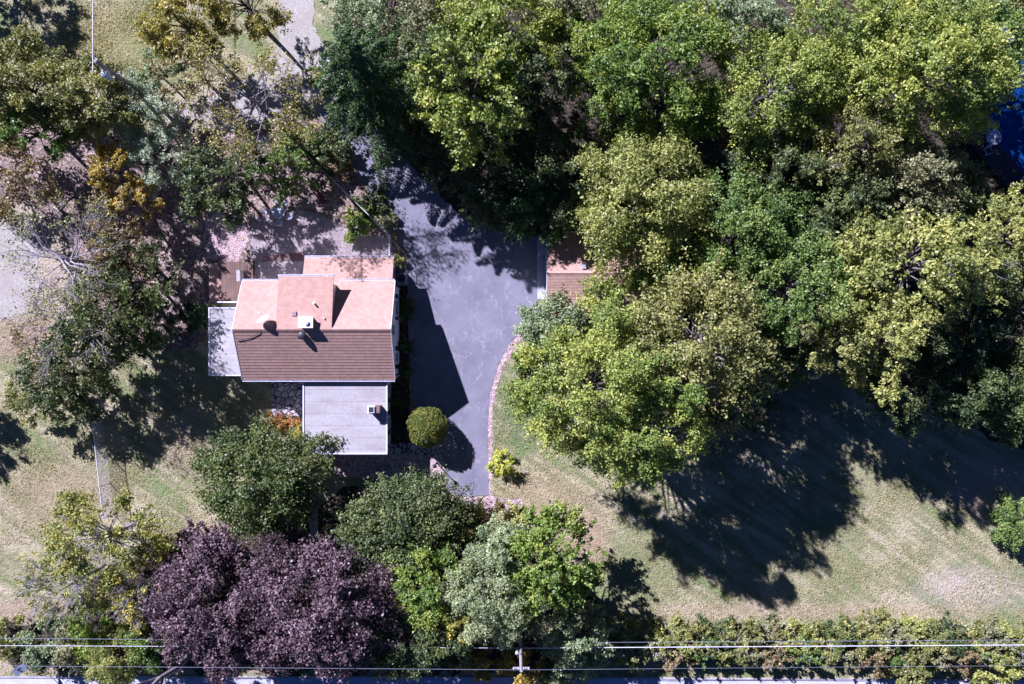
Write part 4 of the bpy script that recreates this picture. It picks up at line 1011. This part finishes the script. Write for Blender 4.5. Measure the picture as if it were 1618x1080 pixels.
B(900,1045,42,3.6,'bluegreen','blue green roadside shrub right of the bottom utility pole')
B(955,1010,30,3,'grey','grey green shrub at the left start of the long hedge')
# --- sparse yellow tree lower left
T(165,850,108,9,'ygreen','sparse yellow leaved tree with white twigs at lower left', ry=75, lai=2.9, leaf=.11, bark='palebark', bare=.25, bough=1.7)
T(115,920,90,8,'ygreen','thin pale tree with many white bare twigs at lower left', ry=55, lai=1.2, leaf=.10, bark='palebark', bare=1.0, bough=1.7)
T(225,930,60,7.5,'yellow','thin yellow tree with bare white branches beside the purple maple', lai=1.5, leaf=.10, bark='palebark', bare=.9, bough=1.8)
B(14,1004,28,2.6,'olive','olive shrub in the extreme lower left corner by the road')
B(68,1018,34,3.2,'bluegreen','round blue green shrub, leftmost by the cables', lai=6, leaf=.09)
B(125,1015,36,3.2,'grey','grey green shrub right of the round blue green one', lai=5, leaf=.09)
T(190,1035,50,5,'pale','yellow green willowy tree hanging over the road at lower left', ry=38, aspect=.35, lai=5)
T(150,985,42,4.5,'fern','green tree beneath the thin pale tree at lower left')
T(245,1000,45,5,'oak','green tree left of the purple maples above the cables')
g = G(299, 1033); t = thing('dead_snag', g, 'broken grey leaning snag by the road below the purple maples', 'tree')
m_ = MB(); m_.tube([g, g+Vector((.1,-.1,3)), g+Vector((-.2,.15,5.5)), g+Vector((-.5,-.1,7.2))], [.36, .28, .20, .06], 9); m_.build('trunk', M['greybark'], t)
for e_ in ((-1.3,.5,7.4), (.9,-.3,6.6), (-.2,-1.3,6.8)):
    m_ = MB(); m_.tube([g+Vector((-.1,.1,4.8)), g+Vector((e_[0]*.5,e_[1]*.5,5.9)), g+Vector(e_)], [.13, .09, .03], 6); m_.build('branch', M['greybark'], t)
B(1602,826,33,2.2,'oak','rounded green shrub on the lawn at the right edge', lai=7, leaf=.09, bough=2)
# --- hedge along the road
ORD = 'first second third fourth fifth sixth seventh eighth ninth tenth eleventh twelfth thirteenth fourteenth fifteenth sixteenth seventeenth eighteenth nineteenth twentieth'.split()
KC = {'olive': 'olive', 'oak': 'green', 'pale': 'pale yellowish', 'fern': 'fresh green', 'grey': 'greyish', 'brown': 'brownish twiggy', 'amber': 'yellowing', 'maple': 'light green', 'moss': 'dark green'}
hx = 985; k_ = 0; ca = ['olive','grey','pale','olive','moss']; cb_ = ['olive','grey','brown','oak']
while hx < 1640:
    r_ = rng.uniform(20, 38); big = 1 if hx > 1340 else 0
    B(hx, rng.uniform(1000, 1014), r_*.85+6*big, rng.uniform(1.4, 2.8)+big, ca[k_ % 5], '%s hedge shrub, %s from the left in the row along the lawn' % (KC[ca[k_ % 5]], ORD[k_]), 'hedge shrubs on the lawn side', lai=5)
    B(hx+rng.uniform(8, 22), rng.uniform(1022, 1034), r_*.8+6*big, rng.uniform(1.8, 2.5)+big, cb_[k_ % 4], '%s hedge shrub, %s from the left in the row along the road' % (KC[cb_[k_ % 4]], ORD[k_]), 'hedge shrubs on the road side', lai=3.4, bare=.25, bark='palebark')
    hx += r_*1.25; k_ += 1
B(1440,1050,34,3,'olive','olive bush at the road edge right of centre in the thick hedge')
B(1560,1050,34,3.2,'pale','pale green bush at the road edge in the bottom right corner')
# --- fallen leaves on the ground (uncountable)
def scatter(name, boxes, pal, size=.06, seed=1):
    cs = []
    for (x0, y0, x1, y1, n) in boxes:
        x = rng.uniform(x0, x1, n); y = rng.uniform(y0, y1, n)
        cs.append(np.stack([(x-809)/S, (540-y)/S, np.full(n, .06)+rng.random(n)*.03], 1))
    c = np.concatenate(cs); v, f, ti = leaf_mesh(c, np.tile([0, 0, 2.], (len(c), 1)), size, .6, rng.uniform(0, 1, len(c)))
    tag(mesh_obj(name, v, f, M['leaf_'+pal], tint=ti), 'fallen leaves scattered over the lawns and yard', kind='stuff')
scatter('fallen_leaves', [(40,0,260,120,900),(300,200,640,440,1500),(0,620,430,860,900),(780,560,980,860,260),(1000,860,1618,980,500),(640,300,860,780,90),(0,1045,700,1066,260)], 'gold', .055)
def grass(name, polys, pal, label, size=.07):
    cs = []
    for (x0, y0, x1, y1, n) in polys:
        x = rng.uniform(x0, x1, n); y = rng.uniform(y0, y1, n)
        keep = (np.sin(x*.05+2*np.sin(y*.04))+np.sin(y*.06+x*.03)+rng.normal(0, 1.0, n)) > .0
        x, y = x[keep], y[keep]; cs.append(np.stack([(x-809)/S, (540-y)/S, np.full(len(x), .045)+rng.random(len(x))*.05], 1))
    c = np.concatenate(cs); nb_ = np.tile([.5, -.5, .5], (len(c), 1))
    v, f, ti = leaf_mesh(c, nb_, size, .28, rng.uniform(0, 1, len(c))); v[:, 2] = np.maximum(v[:, 2], .012)
    tag(mesh_obj(name, v, f, M['leaf_'+pal], tint=ti), label, kind='stuff')
L_ = [(0,560,425,860,22000), (780,640,1000,900,9000), (1000,760,1618,985,22000), (40,0,270,120,12000), (0,1044,1618,1067,6000)]
grass('dry_grass', L_, 'straw', 'dry straw coloured grass blades on the lawns')
grass('green_grass', [(a, b, c, d, int(n*.8)) for a, b, c, d, n in L_], 'ggrass', 'green grass blades growing through the dry lawns')
